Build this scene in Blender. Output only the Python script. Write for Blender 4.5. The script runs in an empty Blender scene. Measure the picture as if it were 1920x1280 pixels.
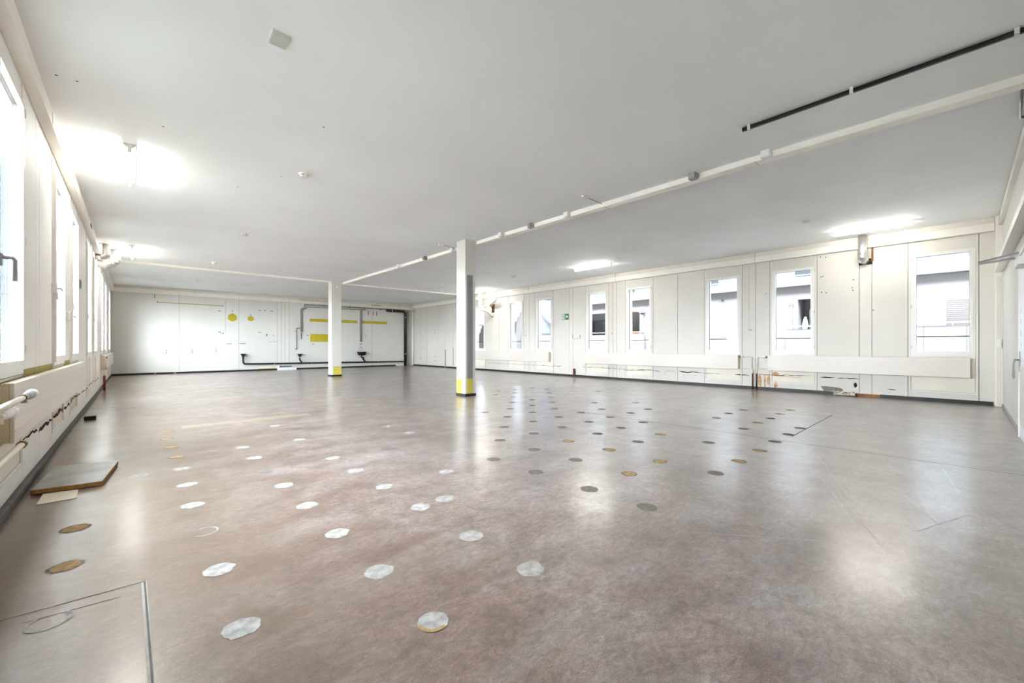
import bpy, bmesh, math, random
from mathutils import Vector, Matrix

S = bpy.context.scene
COL = S.collection
R_ = random.Random(7)
PI = math.pi

# ------------------------------------------------------------------ camera
cam_d = bpy.data.cameras.new('camera')
cam = bpy.data.objects.new('camera', cam_d)
COL.objects.link(cam)
cam_d.sensor_fit = 'HORIZONTAL'
cam_d.sensor_width = 36.0
cam_d.lens = 774.8445 * 36.0 / 1920.0
cam_d.shift_y = 8.5 / 1920.0
cam_d.clip_start = 0.02
cam_d.clip_end = 500
cam.location = (0, 0, 1.0)
cam.rotation_euler = (PI / 2, 0, -math.radians(42.4189))
S.camera = cam

# ------------------------------------------------------------------ colour management
S.view_settings.view_transform = 'Standard'
S.view_settings.look = 'None'
S.view_settings.gamma = 1.0
S.view_settings.use_curve_mapping = False
S.view_settings.exposure = 1.45
S.cycles.use_denoising = True
S.cycles.max_bounces = 14
S.cycles.diffuse_bounces = 7
S.cycles.glossy_bounces = 5
S.cycles.transparent_max_bounces = 16
S.cycles.sample_clamp_indirect = 25.0
S.cycles.caustics_reflective = False
S.cycles.caustics_refractive = False

SKY_CLOUD = 26.5      # bright overcast half of the sky (over the left windows)
SKY_BLUE = 2.4        # clear half of the sky (over the houses opposite)
TUBE = 42.0           # fluorescent tubes

# ------------------------------------------------------------------ world
def make_world():
    w = bpy.data.worlds.new('sky')
    S.world = w
    w.use_nodes = True
    nt = w.node_tree
    nt.nodes.clear()
    N = nt.nodes.new
    L = nt.links.new
    out = N('ShaderNodeOutputWorld')
    bg = N('ShaderNodeBackground')
    tc = N('ShaderNodeTexCoord')
    sp = N('ShaderNodeSeparateXYZ')
    L(tc.outputs['Generated'], sp.inputs[0])
    noise = N('ShaderNodeTexNoise')
    noise.inputs['Scale'].default_value = 2.2
    noise.inputs['Detail'].default_value = 5
    L(tc.outputs['Generated'], noise.inputs['Vector'])
    # side: clouds thicken towards -X
    m1 = N('ShaderNodeMath'); m1.operation = 'MULTIPLY_ADD'
    L(sp.outputs['X'], m1.inputs[0]); m1.inputs[1].default_value = -1.0; m1.inputs[2].default_value = 0.0
    m2 = N('ShaderNodeMath'); m2.operation = 'MULTIPLY_ADD'
    L(noise.outputs['Fac'], m2.inputs[0]); m2.inputs[1].default_value = 0.35
    L(m1.outputs[0], m2.inputs[2])
    mr = N('ShaderNodeMapRange'); mr.interpolation_type = 'SMOOTHSTEP'
    L(m2.outputs[0], mr.inputs['Value'])
    mr.inputs['From Min'].default_value = 0.15; mr.inputs['From Max'].default_value = 0.75
    blue = N('ShaderNodeMixRGB')
    zr = N('ShaderNodeMapRange')
    L(sp.outputs['Z'], zr.inputs['Value'])
    zr.inputs['From Min'].default_value = 0.0; zr.inputs['From Max'].default_value = 0.45
    L(zr.outputs[0], blue.inputs['Fac'])
    blue.inputs[1].default_value = (0.50, 0.53, 0.56, 1)
    blue.inputs[2].default_value = (0.56, 0.60, 0.66, 1)
    b2 = N('ShaderNodeMixRGB'); b2.blend_type = 'MULTIPLY'; b2.inputs['Fac'].default_value = 1
    L(blue.outputs[0], b2.inputs[1]); b2.inputs[2].default_value = (SKY_BLUE,) * 3 + (1,)
    mx = N('ShaderNodeMixRGB')
    L(mr.outputs[0], mx.inputs['Fac'])
    L(b2.outputs[0], mx.inputs[1])
    mx.inputs[2].default_value = (SKY_CLOUD * 0.89, SKY_CLOUD * 0.97, SKY_CLOUD * 1.07, 1)
    # a clear blue gap low over the gabled house
    dt = N('ShaderNodeVectorMath'); dt.operation = 'DOT_PRODUCT'
    L(tc.outputs['Generated'], dt.inputs[0]); dt.inputs[1].default_value = (0.72, 0.68, 0.12)
    dr_ = N('ShaderNodeMapRange'); dr_.interpolation_type = 'SMOOTHSTEP'
    L(dt.outputs['Value'], dr_.inputs['Value']); dr_.inputs['From Min'].default_value = 0.93; dr_.inputs['From Max'].default_value = 0.985
    gap = N('ShaderNodeMixRGB'); L(dr_.outputs[0], gap.inputs['Fac']); L(mx.outputs[0], gap.inputs[1]); gap.inputs[2].default_value = (0.10, 0.19, 0.37, 1)
    gz = N('ShaderNodeMapRange')
    L(sp.outputs['Z'], gz.inputs['Value'])
    gz.inputs['From Min'].default_value = -0.03; gz.inputs['From Max'].default_value = 0.0
    fin = N('ShaderNodeMixRGB')
    L(gz.outputs[0], fin.inputs['Fac'])
    fin.inputs[1].default_value = (0.8, 0.8, 0.78, 1)
    L(gap.outputs[0], fin.inputs[2])
    L(fin.outputs[0], bg.inputs['Color'])
    bg.inputs['Strength'].default_value = 1.0
    L(bg.outputs[0], out.inputs[0])
make_world()

# ------------------------------------------------------------------ materials
def lin(c):
    return tuple(((v / 255) / 12.92 if v / 255 <= 0.04045 else ((v / 255 + 0.055) / 1.055) ** 2.4) for v in c)

def mat(name, rgb, rough=0.6, metal=0.0, var=0.06, scale=6.0, bump=0.0, bscale=40.0, spec=0.5, tint=None, stretch=None):
    """Plain surface with a little procedural unevenness; rgb is sRGB 0..255."""
    m = bpy.data.materials.new(name)
    m.use_nodes = True
    nt = m.node_tree
    b = nt.nodes['Principled BSDF']
    b.inputs['Roughness'].default_value = rough
    b.inputs['Metallic'].default_value = metal
    b.inputs['Specular IOR Level'].default_value = spec
    c = lin(rgb)
    N = nt.nodes.new; L = nt.links.new
    tc = N('ShaderNodeTexCoord')
    mp = N('ShaderNodeMapping')
    L(tc.outputs['Object'], mp.inputs['Vector'])
    if stretch: mp.inputs['Scale'].default_value = stretch
    n = N('ShaderNodeTexNoise')
    n.inputs['Scale'].default_value = scale; n.inputs['Detail'].default_value = 6
    L(mp.outputs[0], n.inputs['Vector'])
    r = N('ShaderNodeValToRGB')
    r.color_ramp.elements[0].position = 0.3; r.color_ramp.elements[1].position = 0.7
    t = lin(tint) if tint else tuple(v * (1 - var * 2) for v in c)
    r.color_ramp.elements[0].color = (*t, 1)
    r.color_ramp.elements[1].color = (*[min(1, v * (1 + var * .3)) for v in c], 1)
    L(n.outputs['Fac'], r.inputs['Fac'])
    L(r.outputs['Color'], b.inputs['Base Color'])
    if bump:
        n2 = N('ShaderNodeTexNoise'); n2.inputs['Scale'].default_value = bscale; n2.inputs['Detail'].default_value = 4
        L(tc.outputs['Object'], n2.inputs['Vector'])
        bp = N('ShaderNodeBump'); bp.inputs['Strength'].default_value = bump; bp.inputs['Distance'].default_value = 0.004
        L(n2.outputs['Fac'], bp.inputs['Height']); L(bp.outputs['Normal'], b.inputs['Normal'])
    return m

def emit(name, rgb, strength):
    m = bpy.data.materials.new(name); m.use_nodes = True
    nt = m.node_tree; nt.nodes.clear()
    o = nt.nodes.new('ShaderNodeOutputMaterial'); e = nt.nodes.new('ShaderNodeEmission')
    e.inputs['Color'].default_value = (*rgb, 1); e.inputs['Strength'].default_value = strength
    nt.links.new(e.outputs[0], o.inputs[0])
    return m

def glass_mat():
    m = bpy.data.materials.new('window_glass'); m.use_nodes = True
    nt = m.node_tree; nt.nodes.clear()
    N = nt.nodes.new; L = nt.links.new
    o = N('ShaderNodeOutputMaterial'); mx = N('ShaderNodeMixShader')
    t = N('ShaderNodeBsdfTransparent'); t.inputs['Color'].default_value = (0.96, 0.975, 0.97, 1)
    g = N('ShaderNodeBsdfGlossy'); g.inputs['Roughness'].default_value = 0.02
    lw = N('ShaderNodeLayerWeight'); lw.inputs['Blend'].default_value = 0.5
    pw = N('ShaderNodeMath'); pw.operation = 'POWER'; L(lw.outputs['Facing'], pw.inputs[0]); pw.inputs[1].default_value = 5.0
    f = N('ShaderNodeMath'); f.operation = 'MULTIPLY_ADD'; L(pw.outputs[0], f.inputs[0]); f.inputs[1].default_value = 0.6; f.inputs[2].default_value = 0.012
    L(f.outputs[0], mx.inputs[0]); L(t.outputs[0], mx.inputs[1]); L(g.outputs[0], mx.inputs[2])
    L(mx.outputs[0], o.inputs[0])
    return m

def floor_mat():
    m = bpy.data.materials.new('worn_screed_floor'); m.use_nodes = True
    nt = m.node_tree; b = nt.nodes['Principled BSDF']
    N = nt.nodes.new; L = nt.links.new
    tc = N('ShaderNodeTexCoord')
    def noise(scale, detail=6, dist=0.0, rough=0.55, stretch=None):
        n = N('ShaderNodeTexNoise'); n.inputs['Scale'].default_value = scale
        n.inputs['Detail'].default_value = detail; n.inputs['Distortion'].default_value = dist
        n.inputs['Roughness'].default_value = rough
        if stretch:
            mp = N('ShaderNodeMapping'); mp.inputs['Scale'].default_value = stretch
            mp.inputs['Rotation'].default_value = (0, 0, 0.6)
            L(tc.outputs['Object'], mp.inputs[0]); L(mp.outputs[0], n.inputs['Vector'])
        else:
            L(tc.outputs['Object'], n.inputs['Vector'])
        return n.outputs['Fac']
    def ramp(src, stops):
        r = N('ShaderNodeValToRGB'); cr = r.color_ramp
        while len(cr.elements) < len(stops): cr.elements.new(0.5)
        for e, (p, c) in zip(cr.elements, stops):
            e.position = p; e.color = (*c, 1)
        L(src, r.inputs['Fac']); return r.outputs['Color']
    def mix(fac, a, c, mode='MIX'):
        x = N('ShaderNodeMixRGB'); x.blend_type = mode
        if isinstance(fac, float): x.inputs['Fac'].default_value = fac
        else: L(fac, x.inputs['Fac'])
        for i, v in ((1, a), (2, c)):
            if isinstance(v, tuple): x.inputs[i].default_value = (*v, 1)
            else: L(v, x.inputs[i])
        return x.outputs['Color']
    # mottled mauve-brown screed
    base = ramp(noise(0.9, 6, 0.3, 0.55), [(0.30, lin((134, 113, 103))), (0.5, lin((155, 137, 129))), (0.70, lin((178, 164, 158)))])
    blot = ramp(noise(4.5, 8, 0.4, 0.62), [(0.30, (0.58, 0.55, 0.53)), (0.5, (1.0, 1.0, 1.0)), (0.70, (1.4, 1.4, 1.41))])
    c = mix(0.8, base, blot, 'MULTIPLY')
    fine = ramp(noise(75, 8, 1.2, 0.8), [(0.30, (0.5, 0.48, 0.47)), (0.5, (1, 1, 1)), (0.70, (1.65, 1.64, 1.61))])
    c = mix(0.75, c, fine, 'MULTIPLY')
    # dusty grey-white wear, streaked
    wear = ramp(noise(1.6, 8, 0.4, 0.6, (1.0, 2.4, 1.0)), [(0.46, (0, 0, 0)), (0.74, (0.75, 0.75, 0.75))])
    c = mix(wear, c, lin((198, 193, 192)))
    # darker scuffs
    scf = ramp(noise(2.4, 8, 0.5, 0.62, (2.4, 1.0, 1.0)), [(0.24, (0.6, 0.6, 0.6)), (0.48, (0, 0, 0))])
    c = mix(scf, c, lin((108, 90, 80)))
    grain = ramp(noise(190, 4, 0.4, 0.8), [(0.30, (0.5, 0.49, 0.48)), (0.5, (1, 1, 1)), (0.70, (1.7, 1.69, 1.68))])
    c = mix(0.7, c, grain, 'MULTIPLY')
    mid = ramp(noise(20, 8, 0.8, 0.68, (1.0, 1.8, 1.0)), [(0.3, (0.52, 0.50, 0.49)), (0.5, (1, 1, 1)), (0.70, (1.55, 1.55, 1.55))])
    c = mix(0.85, c, mid, 'MULTIPLY')
    # brown oil staining along the window side, in irregular pools
    sx = N('ShaderNodeSeparateXYZ'); L(tc.outputs['Object'], sx.inputs[0])
    st = N('ShaderNodeMath'); st.operation = 'MULTIPLY_ADD'
    L(noise(0.55, 5, 0.5), st.inputs[0]); st.inputs[1].default_value = 4.5
    mneg = N('ShaderNodeMath'); mneg.operation = 'MULTIPLY'; L(sx.outputs['X'], mneg.inputs[0]); mneg.inputs[1].default_value = -1.0
    L(mneg.outputs[0], st.inputs[2])
    sr = N('ShaderNodeMapRange'); L(st.outputs[0], sr.inputs['Value'])
    sr.inputs['From Min'].default_value = 0.7; sr.inputs['From Max'].default_value = 2.3
    sr.inputs['To Max'].default_value = 0.7
    c = mix(sr.outputs[0], c, lin((133, 111, 84)))
    # greyer on the door side: reflected window sheen painted into the colour
    gx = N('ShaderNodeMath'); gx.operation = 'MULTIPLY_ADD'
    L(noise(0.7, 5, 0.3), gx.inputs[0]); gx.inputs[1].default_value = 3.0
    L(sx.outputs['X'], gx.inputs[2])
    gr = N('ShaderNodeMapRange'); L(gx.outputs[0], gr.inputs['Value'])
    gr.inputs['From Min'].default_value = 2.6; gr.inputs['From Max'].default_value = 6.2
    gr.inputs['To Max'].default_value = 0.5
    c = mix(gr.outputs[0], c, lin((176, 171, 170)))
    c = mix(1.0, c, (0.60, 0.565, 0.55), 'MULTIPLY')
    L(c, b.inputs['Base Color'])
    rr = N('ShaderNodeMapRange'); L(noise(3.5, 7, 0.6, 0.65), rr.inputs['Value'])
    rr.inputs['From Min'].default_value = 0.3; rr.inputs['From Max'].default_value = 0.7
    rr.inputs['To Min'].default_value = 0.29; rr.inputs['To Max'].default_value = 0.38
    L(rr.outputs[0], b.inputs['Roughness'])
    b.inputs['Specular IOR Level'].default_value = 0.8
    b.inputs['Coat Weight'].default_value = 0.6; b.inputs['Coat Roughness'].default_value = 0.2; b.inputs['Coat IOR'].default_value = 1.5
    bp = N('ShaderNodeBump'); bp.inputs['Strength'].default_value = 0.12; bp.inputs['Distance'].default_value = 0.01
    L(noise(7, 7, 0.5, 0.65), bp.inputs['Height']); L(bp.outputs['Normal'], b.inputs['Normal'])
    return m

def ceiling_mat():
    m = mat('painted_concrete_ceiling', (243, 246, 247), 0.75, var=0.03, scale=0.9)
    nt = m.node_tree; b = nt.nodes['Principled BSDF']
    N = nt.nodes.new; L = nt.links.new
    tc = N('ShaderNodeTexCoord'); mp = N('ShaderNodeMapping'); mp.inputs['Scale'].default_value = (7.0, 0.25, 1)
    L(tc.outputs['Object'], mp.inputs[0])
    v = N('ShaderNodeTexNoise'); v.inputs['Scale'].default_value = 1.2; v.inputs['Detail'].default_value = 3
    L(mp.outputs[0], v.inputs['Vector'])
    n = N('ShaderNodeTexNoise'); n.inputs['Scale'].default_value = 30; n.inputs['Detail'].default_value = 3
    L(tc.outputs['Object'], n.inputs['Vector'])
    a = N('ShaderNodeMath'); a.operation = 'MULTIPLY_ADD'; L(n.outputs['Fac'], a.inputs[0]); a.inputs[1].default_value = 0.25; L(v.outputs['Fac'], a.inputs[2])
    bp = N('ShaderNodeBump'); bp.inputs['Strength'].default_value = 0.25; bp.inputs['Distance'].default_value = 0.008
    L(a.outputs[0], bp.inputs['Height']); L(bp.outputs['Normal'], b.inputs['Normal'])
    return m

def tile_mat():
    m = mat('roof_tiles', (150, 148, 152), 0.8, var=0.1, scale=3)
    nt = m.node_tree; b = nt.nodes['Principled BSDF']; N = nt.nodes.new; L = nt.links.new
    tc = N('ShaderNodeTexCoord')
    w = N('ShaderNodeTexWave'); w.bands_direction = 'Z'; w.inputs['Scale'].default_value = 0.75; w.wave_profile = 'SAW'
    w.inputs['Distortion'].default_value = 0.15
    L(tc.outputs['Object'], w.inputs['Vector'])
    r = N('ShaderNodeValToRGB'); r.color_ramp.elements[0].position = 0.25; r.color_ramp.elements[0].color = (*lin((105, 104, 112)), 1)
    r.color_ramp.elements[1].position = 0.4; r.color_ramp.elements[1].color = (*lin((205, 205, 210)), 1)
    L(w.outputs['Fac'], r.inputs['Fac']); L(r.outputs['Color'], b.inputs['Base Color'])
    return m

M = dict(
    wallwhite=mat('white_panel_paint', (244, 243, 239), 0.55, var=0.02, scale=1.3, bump=0.05),
    wall=mat('cream_wall_paint', (219, 214, 205), 0.55, var=0.025, scale=1.3, bump=0.05),
    wallback=mat('white_wall_paint', (220, 218, 211), 0.6, var=0.03, scale=0.9, bump=0.04),
    walllow=mat('yellowed_panel_paint', (237, 229, 214), 0.6, var=0.04, scale=2),
    groove=mat('panel_joint', (150, 138, 120), 0.8),
    darkgroove=mat('dark_panel_joint', (84, 72, 56), 0.8),
    trim=mat('cream_moulding_paint', (239, 235, 226), 0.5, var=0.03, scale=2),
    trimdull=mat('dull_moulding_paint', (226, 219, 208), 0.6, var=0.05, scale=3),  # slightly darker cream than the main moulding
    ceiling=ceiling_mat(), floor=floor_mat(), glass=glass_mat(),
    frame=mat('white_window_plastic', (233, 231, 226), 0.35, var=0.015),
    gasket=mat('black_gasket', (40, 38, 36), 0.7),
    skirt=mat('black_skirting', (34, 30, 26), 0.5, var=0.15, scale=8),
    skirtgrey=mat('grey_worn_skirting', (92, 90, 88), 0.7, var=0.25, scale=9),
    rail=mat('grey_rail_metal', (92, 90, 88), 0.55, 0.1),
    rad=mat('radiator_enamel', (222, 214, 204), 0.35, var=0.015),
    radend=mat('radiator_end_enamel', (222, 208, 182), 0.4, var=0.03),
    pipe=mat('cream_pipe_paint', (232, 224, 206), 0.4, var=0.04),
    rust=mat('rusty_pipe', (98, 52, 34), 0.8, var=0.25, scale=14),
    redpipe=mat('red_oxide_pipe', (148, 62, 44), 0.6, var=0.15, scale=10),
    brass=mat('dull_brass', (140, 116, 78), 0.45, 0.7),
    knobw=mat('white_valve_plastic', (240, 240, 238), 0.4),
    knobg=mat('grey_valve_plastic', (172, 174, 176), 0.45),
    olive=mat('old_olive_paint', (186, 170, 84), 0.6, var=0.15, scale=5),
    yellow=mat('yellow_paint', (196, 178, 32), 0.6, var=0.06, scale=5),
    paleyellow=mat('pale_yellow_paint', (206, 190, 78), 0.5, var=0.05, scale=6),
    grey=mat('grey_strip', (132, 132, 134), 0.6, var=0.05),
    pillar=mat('white_pillar_paint', (208, 205, 198), 0.5, var=0.02, scale=2),
    trunk=mat('cream_trunking_plastic', (246, 243, 233), 0.45, var=0.02),
    boxw=mat('white_box_plastic', (236, 234, 228), 0.45),
    boxg=mat('grey_box_plastic', (150, 148, 140), 0.5),
    cover=mat('grey_cover_plate', (196, 198, 190), 0.55),
    steel=mat('galvanised_duct', (214, 212, 208), 0.28, 0.9, var=0.08, scale=10, stretch=(1, 1, 3)),
    duct=mat('cream_duct_paint', (232, 226, 214), 0.3, var=0.05),
    chrome=mat('brushed_steel', (150, 148, 146), 0.3, 0.9),
    black=mat('black_plastic', (22, 21, 20), 0.4),
    track=mat('black_track_paint', (30, 29, 28), 0.35),
    conduit=mat('grey_conduit', (158, 156, 150), 0.5, var=0.05),
    hole=mat('dark_cavity', (58, 44, 30), 0.9),
    wood=mat('raw_brown_wood', (150, 100, 46), 0.7, var=0.25, scale=12, stretch=(1, 6, 1)),
    board=mat('grey_panel_laminate', (160, 158, 153), 0.45, var=0.12, scale=5, tint=(128, 124, 116)),
    boardedge=mat('panel_chipboard_edge', (172, 124, 62), 0.8, var=0.25, scale=40),
    sheet=mat('cream_vinyl_sheet', (226, 216, 194), 0.6, var=0.06, scale=8),
    crack=mat('torn_paint_edge', (48, 38, 30), 0.9),
    stain=mat('rust_stain', (176, 122, 62), 0.8, var=0.25, scale=12, tint=(216, 186, 140)),
    plaster=mat('bare_plaster', (142, 136, 122), 0.95, var=0.2, scale=20),
    torn=mat('torn_paper', (220, 214, 200), 0.8, var=0.3, scale=26, tint=(96, 88, 72)),
    green=mat('sign_green', (24, 110, 60), 0.5, var=0.02),
    signwhite=mat('sign_white', (238, 240, 236), 0.5, var=0.01),
    door=mat('white_door_paint', (240, 241, 244), 0.35, var=0.01),
    doorgrey=mat('grey_white_door_panel', (222, 222, 218), 0.4, var=0.02),
    sticker=mat('grey_print', (176, 178, 182), 0.5),
    patch=mat('grey_floor_filler', (162, 157, 151), 0.9, var=0.2, scale=22, spec=0.2),
    patchtan=mat('tan_floor_filler', (172, 142, 104), 0.95, var=0.2, scale=30, spec=0.1),
    patchgrey=mat('dull_grey_floor_filler', (124, 116, 110), 0.95, var=0.15, scale=30, spec=0.08),
    patchwhite=mat('white_floor_filler', (172, 168, 163), 0.9, var=0.25, scale=22, spec=0.2),
    joint=mat('floor_joint', (62, 56, 52), 0.95, spec=0.1),
    jointlite=mat('floor_joint_sealant', (168, 160, 150), 0.85, var=0.1, scale=20),
    scratch=mat('floor_scratch', (176, 173, 172), 0.6),
    duststrip=mat('pale_floor_strip', (138, 126, 106), 0.4, var=0.1, scale=7),
    facade=mat('white_render', (126, 122, 122), 0.85, var=0.015, scale=1),
    parapet=mat('parapet_panels', (134, 133, 132), 0.8, var=0.01, scale=1),
    shade=mat('grey_metal_flashing', (88, 86, 90), 0.6),
    darkglass=mat('dark_window_glass', (70, 76, 80), 0.12, var=0.1, scale=0.5, spec=0.8),
    blueglass=mat('curtained_blue_glass', (120, 146, 156), 0.15, var=0.2, scale=3, stretch=(1, 2, .1)),
    blind=mat('grey_slat_blind', (104, 96, 94), 0.7, var=0.04),
    rustred=mat('terracotta_paint', (168, 92, 66), 0.7),
    greywall=mat('grey_cladding', (120, 122, 124), 0.8, var=0.05),
    tiles=tile_mat(),
    verge=mat('dark_roof_edge', (96, 88, 92), 0.7),
    ground=mat('asphalt_and_lawn', (110, 112, 106), 0.9, var=0.2, scale=0.5),
    palebounce=mat('pale_bounce_ground', (236, 236, 234), 0.9, var=0.05, scale=2),  # made-up pale ground, bounces skylight up through the left windows
    pavebounce=mat('pale_bounce_paving', (222, 220, 216), 0.9, var=0.05, scale=1.5),  # ground outside the right windows, paled to bounce light onto the ceiling
    needles=mat('conifer_needles', (58, 66, 56), 0.9, var=0.3, scale=5),
    bark=mat('conifer_bark', (70, 58, 48), 0.9),
    cloth=mat('folded_parasol_cloth', (150, 180, 220), 0.8),
    annex=mat('blue_grey_cladding', (50, 58, 68), 0.6, var=0.12, scale=0.6, stretch=(6, 6, .1)),
    tube=emit('fluorescent_tube_glow', (1.0, 0.97, 0.91), TUBE),
)

# ------------------------------------------------------------------ mesh helpers
class MB:
    def __init__(self):
        self.bm = bmesh.new(); self.slots = []; self.cur = 0
    def mat(self, key):
        m = M[key]
        if m not in self.slots: self.slots.append(m)
        self.cur = self.slots.index(m); return self
    def _face(self, vs, smooth=False):
        f = self.bm.faces.new(vs); f.material_index = self.cur; f.smooth = smooth; return f
    def box(self, x0, x1, y0, y1, z0, z1, bev=0.0):
        if x0 > x1: x0, x1 = x1, x0
        if y0 > y1: y0, y1 = y1, y0
        if z0 > z1: z0, z1 = z1, z0
        v = [self.bm.verts.new(p) for p in ((x0, y0, z0), (x1, y0, z0), (x1, y1, z0), (x0, y1, z0), (x0, y0, z1), (x1, y0, z1), (x1, y1, z1), (x0, y1, z1))]
        fs = [self._face([v[i] for i in q]) for q in ((3, 2, 1, 0), (4, 5, 6, 7), (0, 1, 5, 4), (1, 2, 6, 5), (2, 3, 7, 6), (3, 0, 4, 7))]
        if bev:
            es = {e for f in fs for e in f.edges}
            r = bmesh.ops.bevel(self.bm, geom=list(es), offset=bev, segments=2, affect='EDGES', profile=0.5)
            for f in r['faces']: f.material_index = self.cur
        return self
    def poly(self, pts, ext):
        """Closed outline (list of 3D points) extruded along the vector ext."""
        e = Vector(ext)
        a = [self.bm.verts.new(Vector(p)) for p in pts]; b = [self.bm.verts.new(Vector(p) + e) for p in pts]
        self._face(a[::-1]); self._face(b)
        n = len(a)
        for i in range(n): self._face([a[i], a[(i + 1) % n], b[(i + 1) % n], b[i]])
        return self
    def ring(self, path, radii, seg=16, cap=True, flat=1.0):
        """Tube along a list of points; radii a number or a list."""
        P = [Vector(p) for p in path]
        if not hasattr(radii, '__len__'): radii = [radii] * len(P)
        prev = None; rows = []
        for i, p in enumerate(P):
            if i == 0: t = P[1] - P[0]
            elif i == len(P) - 1: t = P[-1] - P[-2]
            else: t = (P[i + 1] - p).normalized() + (p - P[i - 1]).normalized()
            t.normalize()
            if prev is None:
                up = Vector((0, 0, 1)) if abs(t.z) < 0.9 else Vector((1, 0, 0))
                u = t.cross(up).normalized()
            else:
                u = (prev - t * prev.dot(t)).normalized()
            prev = u; w = t.cross(u)
            rows.append([self.bm.verts.new(p + (u * math.cos(a) + w * math.sin(a) * flat) * radii[i]) for a in [2 * PI * k / seg for k in range(seg)]])
        for r0, r1 in zip(rows, rows[1:]):
            for k in range(seg): self._face([r0[k], r0[(k + 1) % seg], r1[(k + 1) % seg], r1[k]], True)
        if cap: self._face(rows[0][::-1]); self._face(rows[-1])
        return self
    def lathe(self, prof, c, axis='Z', seg=24):
        """prof: (radius, height) pairs around the axis through c."""
        rows = []
        for r, h in prof:
            row = []
            for k in range(seg):
                a = 2 * PI * k / seg; x, y = r * math.cos(a), r * math.sin(a)
                p = {'Z': (x, y, h), 'Y': (x, h, -y), 'X': (h, x, y)}[axis]
                row.append(self.bm.verts.new(Vector(c) + Vector(p)))
            rows.append(row)
        for r0, r1 in zip(rows, rows[1:]):
            for k in range(seg): self._face([r0[k], r0[(k + 1) % seg], r1[(k + 1) % seg], r1[k]], True)
        self._face(rows[0][::-1]); self._face(rows[-1])
        return self
    def build(self, name, parent=None, origin=None):
        bmesh.ops.recalc_face_normals(self.bm, faces=self.bm.faces[:])
        if origin is not None:
            o = Vector(origin); bmesh.ops.translate(self.bm, verts=self.bm.verts[:], vec=-o)
        me = bpy.data.meshes.new(name); self.bm.to_mesh(me); self.bm.free()
        for m in self.slots: me.materials.append(m)
        ob = bpy.data.objects.new(name, me); COL.objects.link(ob)
        if origin is not None: ob.location = origin
        if parent: ob.parent = parent
        return ob

def mb(key): return MB().mat(key)

def tag(o, label, cat=None, group=None, kind=None):
    o['label'] = label
    if cat: o['category'] = cat
    if group: o['group'] = group
    if kind: o['kind'] = kind
    return o

def empty(name, loc, label=None, cat=None, group=None, kind=None, rz=0.0):
    o = bpy.data.objects.new(name, None); COL.objects.link(o)
    o.location = loc; o.rotation_euler = (0, 0, rz); o.empty_display_size = 0.1
    if label: tag(o, label, cat, group, kind)
    return o

def dup(root, loc=None, label=None, group=None, rz=None):
    """Copy of a thing with its parts and sub-parts; mesh data is shared."""
    r = root.copy(); COL.objects.link(r)
    if loc is not None: r.location = loc
    if rz is not None: r.rotation_euler = (0, 0, rz)
    if label: r['label'] = label
    if group: r['group'] = group
    for ch in list(root.children):
        c = ch.copy(); COL.objects.link(c); c.parent = r
        for g in list(ch.children):
            d = g.copy(); COL.objects.link(d); d.parent = c
    return r

def arc(p0, p1, p2, r, n=6):
    """Rounded corner at p1 between p0 and p2."""
    p0, p1, p2 = Vector(p0), Vector(p1), Vector(p2)
    a = (p0 - p1).normalized(); b = (p2 - p1).normalized()
    ang = a.angle(b); d = r / math.tan(ang / 2)
    s, e = p1 + a * d, p1 + b * d
    c = p1 + (a + b).normalized() * (r / math.sin(ang / 2))
    out = []
    for i in range(n + 1):
        t = i / n
        v = (s - c).slerp(e - c, t) if (s - c).length > 1e-9 else s - c
        out.append(c + v.normalized() * r)
    return out

def bent(pts, r, n=6):
    out = [Vector(pts[0])]
    for i in range(1, len(pts) - 1): out += arc(pts[i - 1], pts[i], pts[i + 1], r, n)
    out.append(Vector(pts[-1])); return out

# ------------------------------------------------------------------ room
XL, XR, YB, YF = -0.58, 10.66, 19.3, -0.43
def CH(x): return 3.065 + 0.0085 * (x + 0.54)      # the ceiling rises slightly to the right
WZ0, WZ1 = 0.81, 2.69                                # window opening
RIGHT_W = [0.27, 2.54, 4.0, 6.28, 7.74, 9.99, 11.45, 13.71]
LEFT_W = [2.54, 4.0, 6.28, 7.74, 9.99, 11.45, 13.71, 15.17, 17.43]

def jag(m, to, u0, u1, z, th, seed, off=0.0025, amp=0.012, step=0.07):
    """Ragged torn-paint edge along a wall; to(u, d, z) maps to the room."""
    r = random.Random(seed); n = max(3, int(abs(u1 - u0) / step))
    top, bot = [], []
    zz = z
    for i in range(n + 1):
        u = u0 + (u1 - u0) * i / n
        zz = z + (zz - z) * 0.6 + r.uniform(-amp, amp)
        t = th * r.uniform(0.25, 1.2) if 0 < i < n else th * 0.15
        top.append(m.bm.verts.new(to(u, off, zz + t / 2))); bot.append(m.bm.verts.new(to(u, off, zz - t / 2)))
    for i in range(n): m._face([bot[i], bot[i + 1], top[i + 1], top[i]])

def blob(m, to, u, z, ru, rz, seed, off=0.0025, n=20, rough=0.12):
    r = random.Random(seed)
    m._face([m.bm.verts.new(to(u + ru * math.cos(a) * (1 + r.uniform(-rough, rough)), off, z + rz * math.sin(a) * (1 + r.uniform(-rough, rough)))) for a in [2 * PI * k / n for k in range(n)]])

def rect(m, to, u0, u1, z0, z1, off=0.0025):
    m._face([m.bm.verts.new(to(*p)) for p in ((u0, off, z0), (u1, off, z0), (u1, off, z1), (u0, off, z1))])

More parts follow.
